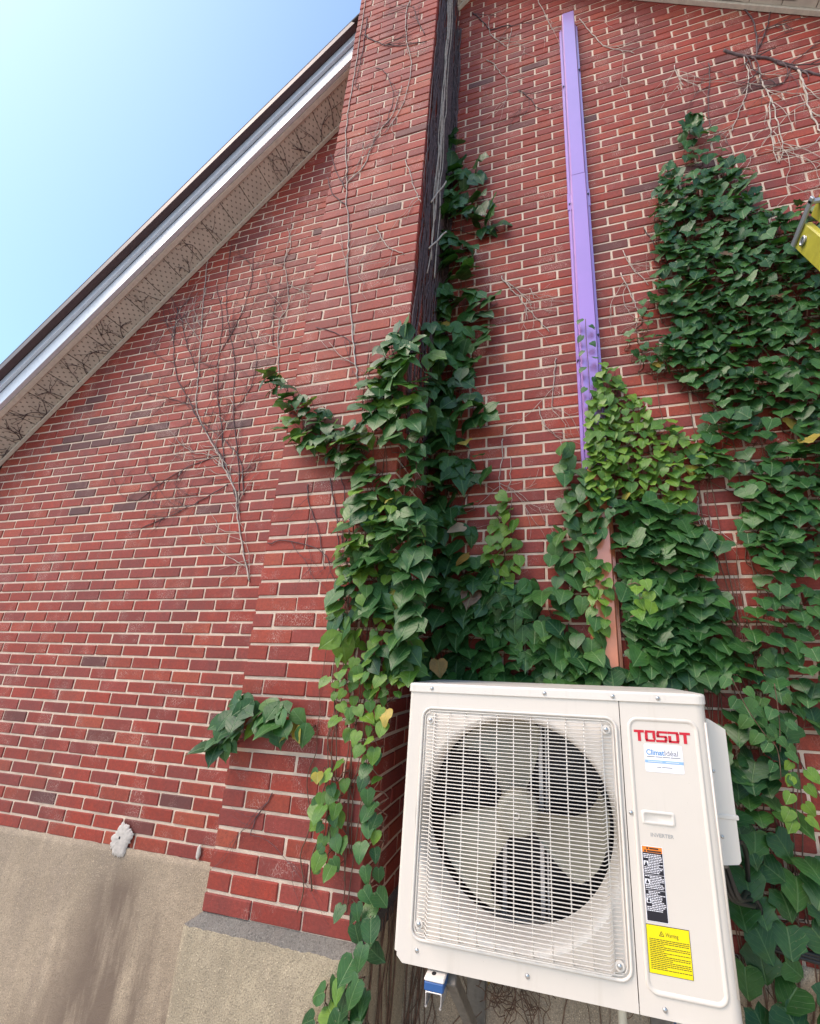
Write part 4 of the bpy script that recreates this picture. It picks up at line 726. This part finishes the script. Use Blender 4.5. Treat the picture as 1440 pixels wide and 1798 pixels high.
# drain pipe, black cables
b = MB(); b.tube([(1.425, .10, -.478), (1.425, .10, -.60), (1.425, .12, -.90), (1.425, .20, GZ)], .0125, 12); o = b.build('drain_pipe', PIPE, None, True)
tag(o, 'cream plastic drain pipe running down below the air conditioner', 'pipe')
def smooth_path(P, n=8):
    P = [Vector(p) for p in P]; out = []
    for i in range(len(P) - 1):
        p0, p1, p2, p3 = P[max(i - 1, 0)], P[i], P[i + 1], P[min(i + 2, len(P) - 1)]
        for k in range(n):
            t = k / n; out.append(.5 * ((2 * p1) + (p2 - p0) * t + (2 * p0 - 5 * p1 + 4 * p2 - p3) * t * t + (3 * p1 - p0 - 3 * p2 + p3) * t ** 3))
    return out + [P[-1]]
b = MB()
for dx in (-.012, 0, .012):
    b.tube(smooth_path([(1.722 + dx, .06, -.20), (1.76 + dx, .10, -.30), (1.86, .26 + dx, -.37 + dx), (1.902 + dx, .33, -.42), (1.905 + dx, .355, -.50), (1.94, .362, -.535 + dx * .8), (2.02, .368, -.552 + dx * .8), (2.15, .372, -.565 + dx * .8), (2.4, .376, -.57 + dx * .8)]), .0072, 8)
b.tube(smooth_path([(1.722, .065, -.20), (1.80, .12, -.16), (1.86, .24, -.24), (1.885, .32, -.36), (1.90, .345, -.45)]), .007, 8)
o = b.build('power_cable', CABLE, None, True); tag(o, 'bundle of black cables looping from unit cover to the brick wall', 'cable')

# ================================================================== yellow ladder
lad = empty('extension_ladder', (2.65, -.9, GZ), 'yellow fibreglass extension ladder with grey end bracket leaning on wall', 'ladder')
U = Vector((0, .34, 1)).normalized(); Nn = Vector((0, -1, .34)).normalized(); Xv = Vector((1, 0, 0))
top = Vector((2.452, .262, 2.375)); Lb = (top.z - GZ) / U.z
for k, xo in enumerate((0, .42)):
    foot_p = top - U * Lb + Xv * xo
    # C-shaped rails of the base section and the fly section behind it
    b = MB()
    b.obox(foot_p - Nn * .045, Xv, Nn, U, .006, .09, Lb, .002); b.obox(foot_p + Nn * .037 + Xv * (.0062 if k == 0 else -.0242), Xv, Nn, U, .024, .008, Lb, .002); b.obox(foot_p - Nn * .045 + Xv * (.0062 if k == 0 else -.0242), Xv, Nn, U, .024, .008, Lb, .002)
    b.build('rail', LADY, lad)
    sx = 1 if k == 0 else -1
    b = MB(); fp_ = foot_p + U * .9 + Nn * .055 + Xv * (.034 if k == 0 else -.034)
    b.obox(fp_, Xv, Nn, U, .006, .075, Lb - .86, .002); b.obox(fp_ + Nn * .067 + Xv * (.0062 if k == 0 else -.0242), Xv, Nn, U, .024, .008, Lb - .86, .002)
    b.build('fly_rail', LADY, lad)
    tp = foot_p + U * Lb
    b = MB(); b.obox(tp - Nn * .040 - Xv * .012 * sx - U * .012, Xv, Nn, U, .010, .175, .034, .002); b.obox(tp + Nn * .112 + Xv * (-.012 if k == 0 else -.070) - U * .012, Xv, Nn, U, .082, .012, .034, .002)
    b.build('end_bracket', LADG, lad)
    b = MB(); b.obox(foot_p - Nn * .05 - Xv * .012 - U * .004, Xv, Nn, U, .05, .10, .05, .004); b.build('rubber_foot', CABLE, lad)
for i in range(13):
    q = top - U * (.065 + i * .305)
    if q.z < GZ + .1: break
    b = MB(); b.tube([q - Xv * .007, q + Xv * .427], .016, 12); rung = b.build('rung', LADG, lad, True)
    c = q - Xv * .008; b = MB(); b.tube([c + (U * math.cos(a) + Nn * math.sin(a)) * .0165 for a in [2 * math.pi * t / 18 for t in range(18)]], .0042, 6, closed=True); b.build('rung_collar', GALV, rung, True)

# ================================================================== climbing plants
def half(kind, rs):
    j = lambda a: rs.uniform(-a, a)
    if kind == 'lobed':
        H = [(.00, -.10), (.14, .0), (.33, .02), (.48 + j(.03), -.08), (.57 + j(.05), -.27 + j(.04)), (.47, -.42), (.43 + j(.05), -.57), (.29, -.70), (.15, -.84), (.0, -.95)]
    elif kind == 'heart':
        H = [(.00, -.10), (.15, .01), (.34, -.05), (.45, -.24), (.42 + j(.02), -.46), (.29, -.70), (.12, -.90), (.0, -1.0)]
    else:
        H = [(.00, .0), (.12, -.04), (.29, -.20), (.38 + j(.03), -.40), (.36, -.58), (.25, -.76), (.09, -.93), (.0, -1.08)]
    return [H[0]] + [(max(.03, x + j(.035)), z + j(.022)) for x, z in H[1:-1]] + [H[-1]]
def blade(H, fold, curl, wave, rs):
    """leaf blade: x across, y out of the upper face, z from stalk (0) to tip (-1); returns verts, faces, uvs"""
    V, F, UV = [], [], []
    n = len(H)
    for i, (x, z) in enumerate(H):
        zm = min(z, H[0][1]) if i else z
        for sx in (-1, 0, 1):
            xx = sx * x * (1 + rs.uniform(-.06, .06)); zz = zm if sx == 0 else z
            y = -curl * zz * zz + fold * abs(xx) - (1.3 * fold) * xx * xx * 1.6 + (wave * rs.uniform(-1, 1) if sx else 0)
            V.append((xx, y, zz)); UV.append((.5 + .5 * sx * min(1, x / .5), 1 + zz))
    for i in range(n - 1):
        a, c = i * 3, (i + 1) * 3
        F += [(a, a + 1, c + 1, c), (a + 1, a + 2, c + 2, c + 1)]
    return V, F, UV
def template(kind, seed):
    rs = random.Random(seed); V, F, UV = [], [], []
    def put(v, f, uv, m=None, off=Vector()):
        n = len(V); V.extend([tuple((m @ Vector(p) if m else Vector(p)) + off) for p in v]); F.extend([tuple(i + n for i in q) for q in f]); UV.extend(uv)
    if kind == 'leaflet':
        for ang, sc in ((0, 1.0), (62, .82), (-62, .82)) if seed % 4 else ((0, 1.0),):
            v, f, uv = blade(half('leaflet', rs), rs.uniform(.12, .4), rs.uniform(.0, .40), .035, rs)
            m = Matrix.Rotation(math.radians(ang + rs.uniform(-12, 12)), 3, 'Y') @ Matrix.Rotation(math.radians(rs.uniform(-22, 18)), 3, 'X') @ Matrix.Diagonal((sc * 1.08, sc, sc))
            put(v, f, uv, m)
    else:
        put(*blade(half(kind, rs), rs.uniform(.05, .34), rs.uniform(.0, .45), .055, rs))
    return V, F, UV
KINDS = ('lobed', 'heart', 'leaflet'); TPL = {k: [template(k, 11 * i + 3 + 100 * q) for i in range(16)] for q, k in enumerate(KINDS)}
def leaf_mesh(name, mat, V, F, UV):
    me = bpy.data.meshes.new(name); me.from_pydata([tuple(v) for v in V], [], F); me.materials.append(mat)
    ul = me.uv_layers.new(name='UVMap'); li = np.empty(len(me.loops), 'i'); me.loops.foreach_get('vertex_index', li)
    ul.data.foreach_set('uv', np.array(UV, 'f')[li].ravel()); me.polygons.foreach_set('use_smooth', [True] * len(me.polygons)); return me
TME = {k: [leaf_mesh('leaf', LEAF1, *t) for t in TPL[k]] for k in KINDS}
def lerp3(a, c, t): return tuple(p + (q - p) * t for p, q in zip(a, c))
def leaf_tone(cls):
    r = random.random()
    if cls == 'mixed': cls = 'dark' if r < .62 else ('mid' if r < .86 else 'light')
    if cls == 'ivymix': cls = 'dark' if r < .6 else 'mid'
    r = random.random()
    if cls == 'dark':
        if r < .005: return (.38, .27, .05)
        if r < .014: return (.16, .085, .05)
        return lerp3((.016, .066, .016), (.052, .145, .028), random.random())
    if cls == 'mid': return lerp3((.035, .11, .03), (.075, .17, .035), random.random())
    if r < .015: return (.42, .34, .06)
    return lerp3((.07, .17, .022), (.17, .285, .03), random.random())
def leaf_matrix(p, size, tilt, yaw, spin):
    n = Vector((0, -math.cos(tilt), math.sin(tilt))); d = Vector((0, -math.sin(tilt), -math.cos(tilt)))
    Q = Matrix.Rotation(yaw, 3, 'Z'); n = Q @ n; d = Q @ d
    d = Matrix.Rotation(spin, 3, n) @ d
    ez = -d; ey = n; ex = ey.cross(ez)
    m = Matrix((ex, ey, ez)).transposed() * size
    m = m.to_4x4(); m.translation = p; return m
plants = {
    'ivy': empty('ivy_plant', (2.2, YW, -.6), 'dense dark green lobed ivy covering the wall on the ladder side', 'ivy'),
    'duct': empty('ivy_plant', (1.6, YW, .3), 'ivy with light green young leaves climbing round the purple line cover', 'ivy'),
    'creeper': empty('creeper_plant', (.62, .0, -.8), 'creeper with large pointed leaves climbing the chimney corner', 'creeper')}
LEAVES = {k: [] for k in plants}; STEMS = {k: MB() for k in plants}
def off_plane(Y): return None if .1 < Y < .2 else YW if Y > .2 else (0. if Y > -.06 else -.042)
def add_leaf(o, kind, p, size, cls, back, link_to=None, tilt=None, yaw=None, spin=None):
    tilt = math.radians(random.gauss(40 - 8 * min(3.2, max(0, p.z - .4)), 14)) if tilt is None else tilt
    yaw = math.radians(random.gauss(0, 20)) if yaw is None else yaw
    spin = math.radians(random.gauss(0, 24)) if spin is None else spin
    LEAVES[o].append((leaf_matrix(p, size, tilt, yaw, spin), kind, random.randrange(16), leaf_tone(cls) if isinstance(cls, str) else cls, size))
    side = back is None; back = p.y if side else back
    root = Vector((CW + .004, p.y + .02, p.z - .03)) if side else Vector((p.x + random.uniform(-.02, .02), back - .004, p.z + random.uniform(-.05, .0)))
    mid = (root + p) / 2 + Vector((0, -.01, -.012))
    STEMS[o].tube([root, mid, p], .0013, 3)
    if link_to is not None and not side:
        a, c = link_to, root; k = (a + c) / 2 + Vector((random.uniform(-.012, .012), 0, random.uniform(-.012, .012)))
        k.y = back - .004; STEMS[o].tube([a, k, c], .0022, 3)
    return root
for (o, Y, kind, lo, hi, sp, cls, P) in ZONES:
    xs = [p[0] for p in P]; zs_ = [p[1] for p in P]; pts = []; back = off_plane(Y)
    area = abs(sum(P[i][0] * P[i - 1][1] - P[i - 1][0] * P[i][1] for i in range(len(P)))) / 2
    for _ in range(int(area / sp ** 2 * 40) + 60):
        x, z = random.uniform(min(xs), max(xs)), random.uniform(min(zs_), max(zs_))
        if not inpoly(x, z, P): continue
        if any((x - a) ** 2 + (z - c) ** 2 < (sp * .62) ** 2 for a, c in pts): continue
        pts.append((x, z))
    pts.sort(key=lambda q: q[1]); done = []
    # leaves sit in drifts: thin them out where a broad random field is low, so brick shows through
    ph = [random.uniform(0, 6.28) for _ in range(4)]
    for x, z in pts:
        fld = math.sin(9 * x + ph[0] + 2 * math.sin(5 * z + ph[1])) + math.sin(8 * z + ph[2] + 2 * math.sin(6 * x + ph[3]))
        if cls != 'light' and sp < .08 and fld < -1.35 and random.random() < .7: continue
        size = random.uniform(lo, hi); yy = Y + (random.uniform(-.028, .022) if back is not None else random.uniform(-.15, .12))
        if back is None: x = CW + random.uniform(.03, .07)
        # keep clear of the line cover
        if o != 'creeper' and back == YW and abs(x - DX) < .075: yy = min(yy, YW - .085)
        if back == YW and x < CW + .02: x = CW + .02 + random.uniform(0, .03)
        p = Vector((x, yy, z + size * .45))
        near = min(done, key=lambda r: (r.x - x) ** 2 + (r.z - z) ** 2) if done else None
        if near is not None and (near - p).length > .22: near = None
        done.append(add_leaf(o, kind, p, size, cls, back, near))
# trailing shoots with small pale leaves
for i, T in enumerate(TENDRILS):
    o = 'creeper' if i == 4 else ('duct' if i == 3 else 'ivy'); pth = smooth_path(T, 6); STEMS[o].tube(pth, .0016, 4)
    for k, p in enumerate(pth[1:]):
        if k % 2 == 0:
            s = 1 if (k // 2) % 2 else -1; p2 = p + Vector((s * .02, -.008, .012))
            LEAVES[o].append((leaf_matrix(p2, random.uniform(.035, .055), math.radians(random.uniform(5, 45)), math.radians(random.uniform(-15, 15)), math.radians(s * 35)), 'heart', random.randrange(16), leaf_tone('light' if i == 2 else 'mid'), .05))
# withered leaves caught by the bracket and in the corner
for p, sz, t in ((Vector((.80, .20, -.57)), .13, (.20, .055, .018)), (Vector((.83, .22, -.58)), .12, (.25, .08, .02)), (Vector((.78, .24, -.60)), .11, (.16, .05, .02)), (Vector((1.03, .2, -.57)), .11, (.36, .17, .03)), (Vector((.985, .24, -.60)), .1, (.08, .13, .03)),
                 (Vector((.765, .22, .37)), .085, (.40, .20, .04)), (Vector((.68, -.06, .19)), .06, (.5, .34, .05)), (Vector((.84, .33, 1.02)), .10, (.5, .33, .22)), (Vector((.88, .30, .86)), .09, (.42, .22, .05))):
    LEAVES['creeper'].append((leaf_matrix(p, sz, math.radians(random.uniform(10, 50)), math.radians(random.uniform(-30, 30)), math.radians(random.uniform(-60, 60))), 'heart', random.randrange(16), t, sz))
# main stems
def wander(a, c, n, amp, plane=None):
    a, c = Vector(a), Vector(c); out = []
    for i in range(n + 1):
        p = a.lerp(c, i / n)
        if 0 < i < n:
            p.x += random.uniform(-amp, amp); p.z += random.uniform(-amp, amp)
        if plane is not None: p.y = plane + random.uniform(-.006, 0)
        out.append(p)
    return smooth_path(out, 3)
for k in range(9):
    x = .63 + random.uniform(-.0, .12); STEMS['creeper'].tube(wander((x, YW - .01, GZ), (x + random.uniform(-.05, .1), YW - .01, random.uniform(.5, 3.6)), 14, .04, YW - .008), random.uniform(.0018, .004), 5, r2=.0015)
for k in range(12):
    x = .52 + random.uniform(-.16, .09); STEMS['creeper'].tube(wander((x, -.05, random.uniform(-.5, -.2)), (x + random.uniform(-.1, .06), 0, random.uniform(.3, 2.0)), 12, .02, -.006), random.uniform(.0018, .0035), 4, r2=.0012)
for k in range(14):
    x = random.uniform(1.62, 1.95); STEMS['duct'].tube(wander((x, YW - .01, GZ), (x + random.uniform(-.25, .2), YW, random.uniform(.4, 1.5)), 12, .025, YW - .009), random.uniform(.002, .004), 4, r2=.0015)
for k in range(22):
    x = random.uniform(1.85, 2.7); STEMS['ivy'].tube(wander((x, YW - .01, GZ), (x + random.uniform(-.3, .5), YW, random.uniform(.4, 2.8)), 14, .03, YW - .009), random.uniform(.002, .0045), 4, r2=.0015)
def lscore(L):
    m = L[0]; x, y, d = proj(m.translation)
    return (L[4] / d) if (-5 < x < 1445 and -5 < y < 1803) else 0
for k, root in plants.items():
    Ls = sorted(LEAVES[k], key=lambda L: -lscore(L))
    for m, kind, q, t, s in Ls[:300]:
        o = link('leaf', TME[kind][q], root, t); o.matrix_parent_inverse = Matrix.Translation(-root.location); o.matrix_basis = m
    V, F, UV, Tn = [], [], [], []
    for m, kind, q, t, s in Ls[300:]:
        v, f, uv = TPL[kind][q]; n = len(V); V += [m @ Vector(p) for p in v]; F += [tuple(i + n for i in g_) for g_ in f]; UV += uv; Tn += [(*t, 1)] * len(f)
    if V:
        me = leaf_mesh('foliage', LEAFN, V, F, UV); a = me.attributes.new('tone', 'FLOAT_COLOR', 'FACE'); a.data.foreach_set('color', np.array(Tn, 'f').ravel())
        tag(link('foliage', me, root), kind='stuff')
    tag(STEMS[k].build('stem', STEM, root, True), kind='stuff')

# ------------------------------------------------------------------ bare, dead creeper stems
GR = {'left': ('dead_vine', 'leafless dead creeper fanning out on the brick below the sloping soffit', (-1.0, YW, .9)),
      'chimneyfront': ('dead_vine', 'thin pale dead creeper stems running up the chimney front', (.1, 0, 1.2)),
      'righttop': ('dead_vine', 'thick dry vine branch with hanging stems above the dense ivy', (2.5, YW, 3.5)),
      'midwall': ('dead_vine', 'scattered dry creeper twigs on brick beside the purple line cover', (1.2, YW, 2.5))}
for gk, (nm, lb, loc) in GR.items():
    dk, pl = MB(), MB(); yp = YW - .004 if gk != 'chimneyfront' else -.005
    def twig(a, ang, ln, r, b_, depth):
        p = Vector(a); pts = [p.copy()]; n = max(3, int(ln / .035))
        for i in range(n):
            ang += random.gauss(0, .22); p = p + Vector((math.cos(ang), 0, math.sin(ang))) * (ln / n); p.y = yp - r - random.uniform(0, .003); pts.append(p.copy())
        if gk == 'chimneyfront' and any(not (0 < q.x < CW) for q in pts): return
        if gk != 'chimneyfront' and any(-.03 < q.x < CW + .03 or q.z > zroof(q.x) - .02 for q in pts): return
        b_.tube(pts, r, 4, r2=r * .45)
        if depth and ln > .12:
            for _ in range(2): twig(pts[random.randrange(1, len(pts))], ang + random.choice((-1, 1)) * random.uniform(.3, .9), ln * random.uniform(.35, .65), r * .7, b_, depth - 1)
    for o, r, sh, P in VINES:
        if o != gk: continue
        b_ = dk if sh == 'dark' else pl; pth = smooth_path([Vector(p) for p in P], 5)
        pth = [q + Vector((random.uniform(-.005, .005), 0, random.uniform(-.005, .005))) for q in pth]
        b_.tube(pth, r * 1.0, 5, r2=r * .6)
        dens = {'left': 11, 'chimneyfront': 3, 'righttop': 6, 'midwall': 3}[gk]
        for _ in range(dens):
            i = random.randrange(1, len(pth)); d = pth[i] - pth[i - 1]; ang = math.atan2(d.z, d.x) + random.choice((-1, 1)) * random.uniform(.25, .9)
            twig(pth[i], ang, random.uniform(.10, .45), r * .52, b_, 1)
    root = empty(nm, loc, lb, 'dead vine', 'dead vines on the house')
    if dk.v: tag(dk.build('dark_stem', DEADD, root, True), kind='stuff')
    if pl.v: tag(pl.build('pale_stem', DEADP, root, True), kind='stuff')
# the mat of old stems filling the corner between chimney and wall
root = empty('dead_vine', (CW, .2, 2.2), 'thick mat of old vine stems filling the shaded chimney corner', 'dead vine', 'dead vines on the house')
dk, pl = MB(), MB()
for k in range(150):
    y = random.uniform(.03, .385); z0 = random.uniform(1.2, 4.6); z1 = min(6.2, z0 + random.uniform(.6, 2.2)); n = 12; ph = random.uniform(0, 6)
    pts = [Vector((CW + .004 + random.uniform(0, .006), min(.39, max(.01, y + .03 * math.sin(ph + 3.1 * i / n * 2) + random.uniform(-.008, .008))), z0 + (z1 - z0) * i / n)) for i in range(n + 1)]
    dk.tube(pts, random.uniform(.0022, .0055), 4)
for k in range(60):
    x = CW + random.uniform(.0, .05); z0 = random.uniform(1.6, 4.6); z1 = min(5.4, z0 + random.uniform(.6, 2.0)); n = 12
    dk.tube([Vector((max(CW + .003, x + random.uniform(-.008, .008)), YW - .006 - random.uniform(0, .02), z0 + (z1 - z0) * i / n)) for i in range(n + 1)], random.uniform(.002, .005), 4)
for k in range(7):
    y = random.uniform(.12, .36); z0 = random.uniform(2.4, 3.6); n = 16
    pl.tube(smooth_path([Vector((CW + .014 + random.uniform(0, .008), min(.385, y + random.uniform(-.02, .02)), z0 + (5.6 - z0) * i / n)) for i in range(n + 1)], 3), random.uniform(.003, .0055), 5)
for a, c in (((CW + .02, .10, 2.95), (CW + .06, .22, 3.32)), ((CW + .02, .12, 2.62), (CW + .07, .25, 2.93))): pl.tube(wander(a, c, 4, .008), .0045, 5)
tag(dk.build('dark_stem', DEADD, root, True), kind='stuff'); tag(pl.build('pale_stem', DEADP, root, True), kind='stuff')
# twigs clinging to the soffit
root = empty('dead_vine', (-1.5, .3, 3.3), 'dark dead twigs clinging to the underside of the soffit', 'dead vine', 'dead vines on the house')
b = MB(); nl = math.hypot(1, 1.085); tv = Vector((1, 0, 1.085)) / nl; upv = Vector((-1.085, 0, 1)) / nl
def sof(u, y): return Vector((-2.97, 0, 1.80)) + tv * u + Vector((0, y, 0)) - upv * .003
def stwig(u, y, ang, ln, r, depth):
    pts = []; n = max(3, int(ln / .025))
    for i in range(n + 1):
        if not (.205 < y < YW - .015) or not (.0 < u < 4.30): break
        pts.append(sof(u, y) - upv * random.uniform(0, .002)); ang += random.gauss(0, .25); u += math.cos(ang) * ln / n; y += math.sin(ang) * ln / n
    if len(pts) < 3: return
    b.tube(pts, r, 4, r2=r * .5)
    if depth:
        for _ in range(2): stwig((pts[len(pts) // 2] - Vector((-2.97, 0, 1.80))).dot(tv), pts[len(pts) // 2].y, ang + random.choice((-1, 1)) * random.uniform(.4, 1), ln * .6, r * .7, depth - 1)
for k in range(46): stwig(random.choice([random.uniform(0, 4.2), random.uniform(0, 1.4)]), YW - .02, math.radians(-90 + random.gauss(0, 35)), random.uniform(.08, .22), random.uniform(.0016, .003), 1)
tag(b.build('dark_stem', DEADD, root, True), kind='stuff')
# dry stems and rootlets on the concrete below the air conditioner
root = empty('dead_vine', (1.0, YW - .02, GZ), 'dry brown stems and rootlets on the foundation below the air conditioner', 'dead vine', 'dead vines on the house')
b = MB()
for k in range(26):
    x = random.uniform(.66, 2.0); b.tube(wander((x, 0, GZ), (x + random.uniform(-.15, .15), 0, random.uniform(-.75, -.35)), 9, .035, YW - .010), random.uniform(.0012, .0038), 4, r2=.001)
for k in range(70):
    x, z, a = 1.06 + random.gauss(0, .06), -.78 + random.gauss(0, .06), random.uniform(0, 6.28); p = Vector((x, YW - .03, z)); pts = [p.copy()]
    for i in range(5): a += random.gauss(0, .7); p = p + Vector((math.cos(a), random.uniform(-.5, .3), math.sin(a))) * .022; p.y = min(p.y, YW - .012); pts.append(p.copy())
    b.tube(pts, .0016, 3)
for k in range(9):
    y = random.uniform(.03, .36); b.tube([Vector((CW + .039, y + random.uniform(-.02, .02), GZ + (-.52 - GZ) * i / 9)) for i in range(10)], random.uniform(.002, .004), 4)
tag(b.build('dark_stem', STEM, root, True), kind='stuff')

# ------------------------------------------------------------------ a tree far beyond the eave
tr = empty('tree', (-39.5, 12.0, GZ), 'distant green tree beyond the eave of the house', 'tree')
T0 = Vector((-39.5, 12.0, GZ)); b = MB()
b.tube([T0, T0 + Vector((.2, 0, 5)), T0 + Vector((.1, .2, 11)), T0 + Vector((.4, 0, 17))], .45, 9, r2=.10)
for k in range(14):
    a = random.uniform(0, 6.28); h = random.uniform(6, 15); e = T0 + Vector((math.cos(a) * 4, math.sin(a) * 4, h + 3)); b.tube([T0 + Vector((.1, .1, h)), (T0 + Vector((.1, .1, h)) + e) / 2 + Vector((0, 0, .5)), e], .14, 5, r2=.04)
b.build('trunk', BARK, tr, True)
V, F, UV, Tn = [], [], [], []
cl = []
for k in range(90):
    a = random.uniform(0, 6.28); h = random.uniform(5.5, 21.5); R_ = 5.2 * math.sqrt(max(.03, 1 - ((h - 12.5) / 9.6) ** 2)) * random.uniform(.4, 1); cl.append(T0 + Vector((math.cos(a) * R_, math.sin(a) * R_, h)))
for k in range(9000):
    c = random.choice(cl); p = c + Vector((random.gauss(0, .62), random.gauss(0, .62), random.gauss(0, .5)))
    s = random.uniform(.10, .2); e1 = Vector((random.gauss(0, 1), random.gauss(0, 1), random.gauss(0, 1))).normalized(); e2 = e1.orthogonal().normalized(); n = len(V)
    V += [p - e1 * s, p + e2 * s * .5, p + e1 * s, p - e2 * s * .5]; F.append((n, n + 1, n + 2, n + 3)); UV += [(.5, 1), (0, .5), (.5, 0), (1, .5)]; Tn.append((*lerp3((.04, .11, .03), (.08, .17, .05), random.random()), 1))
me = leaf_mesh('crown', LEAFN, V, F, UV); a = me.attributes.new('tone', 'FLOAT_COLOR', 'FACE'); a.data.foreach_set('color', np.array(Tn, 'f').ravel())
tag(link('crown', me, tr), kind='stuff')
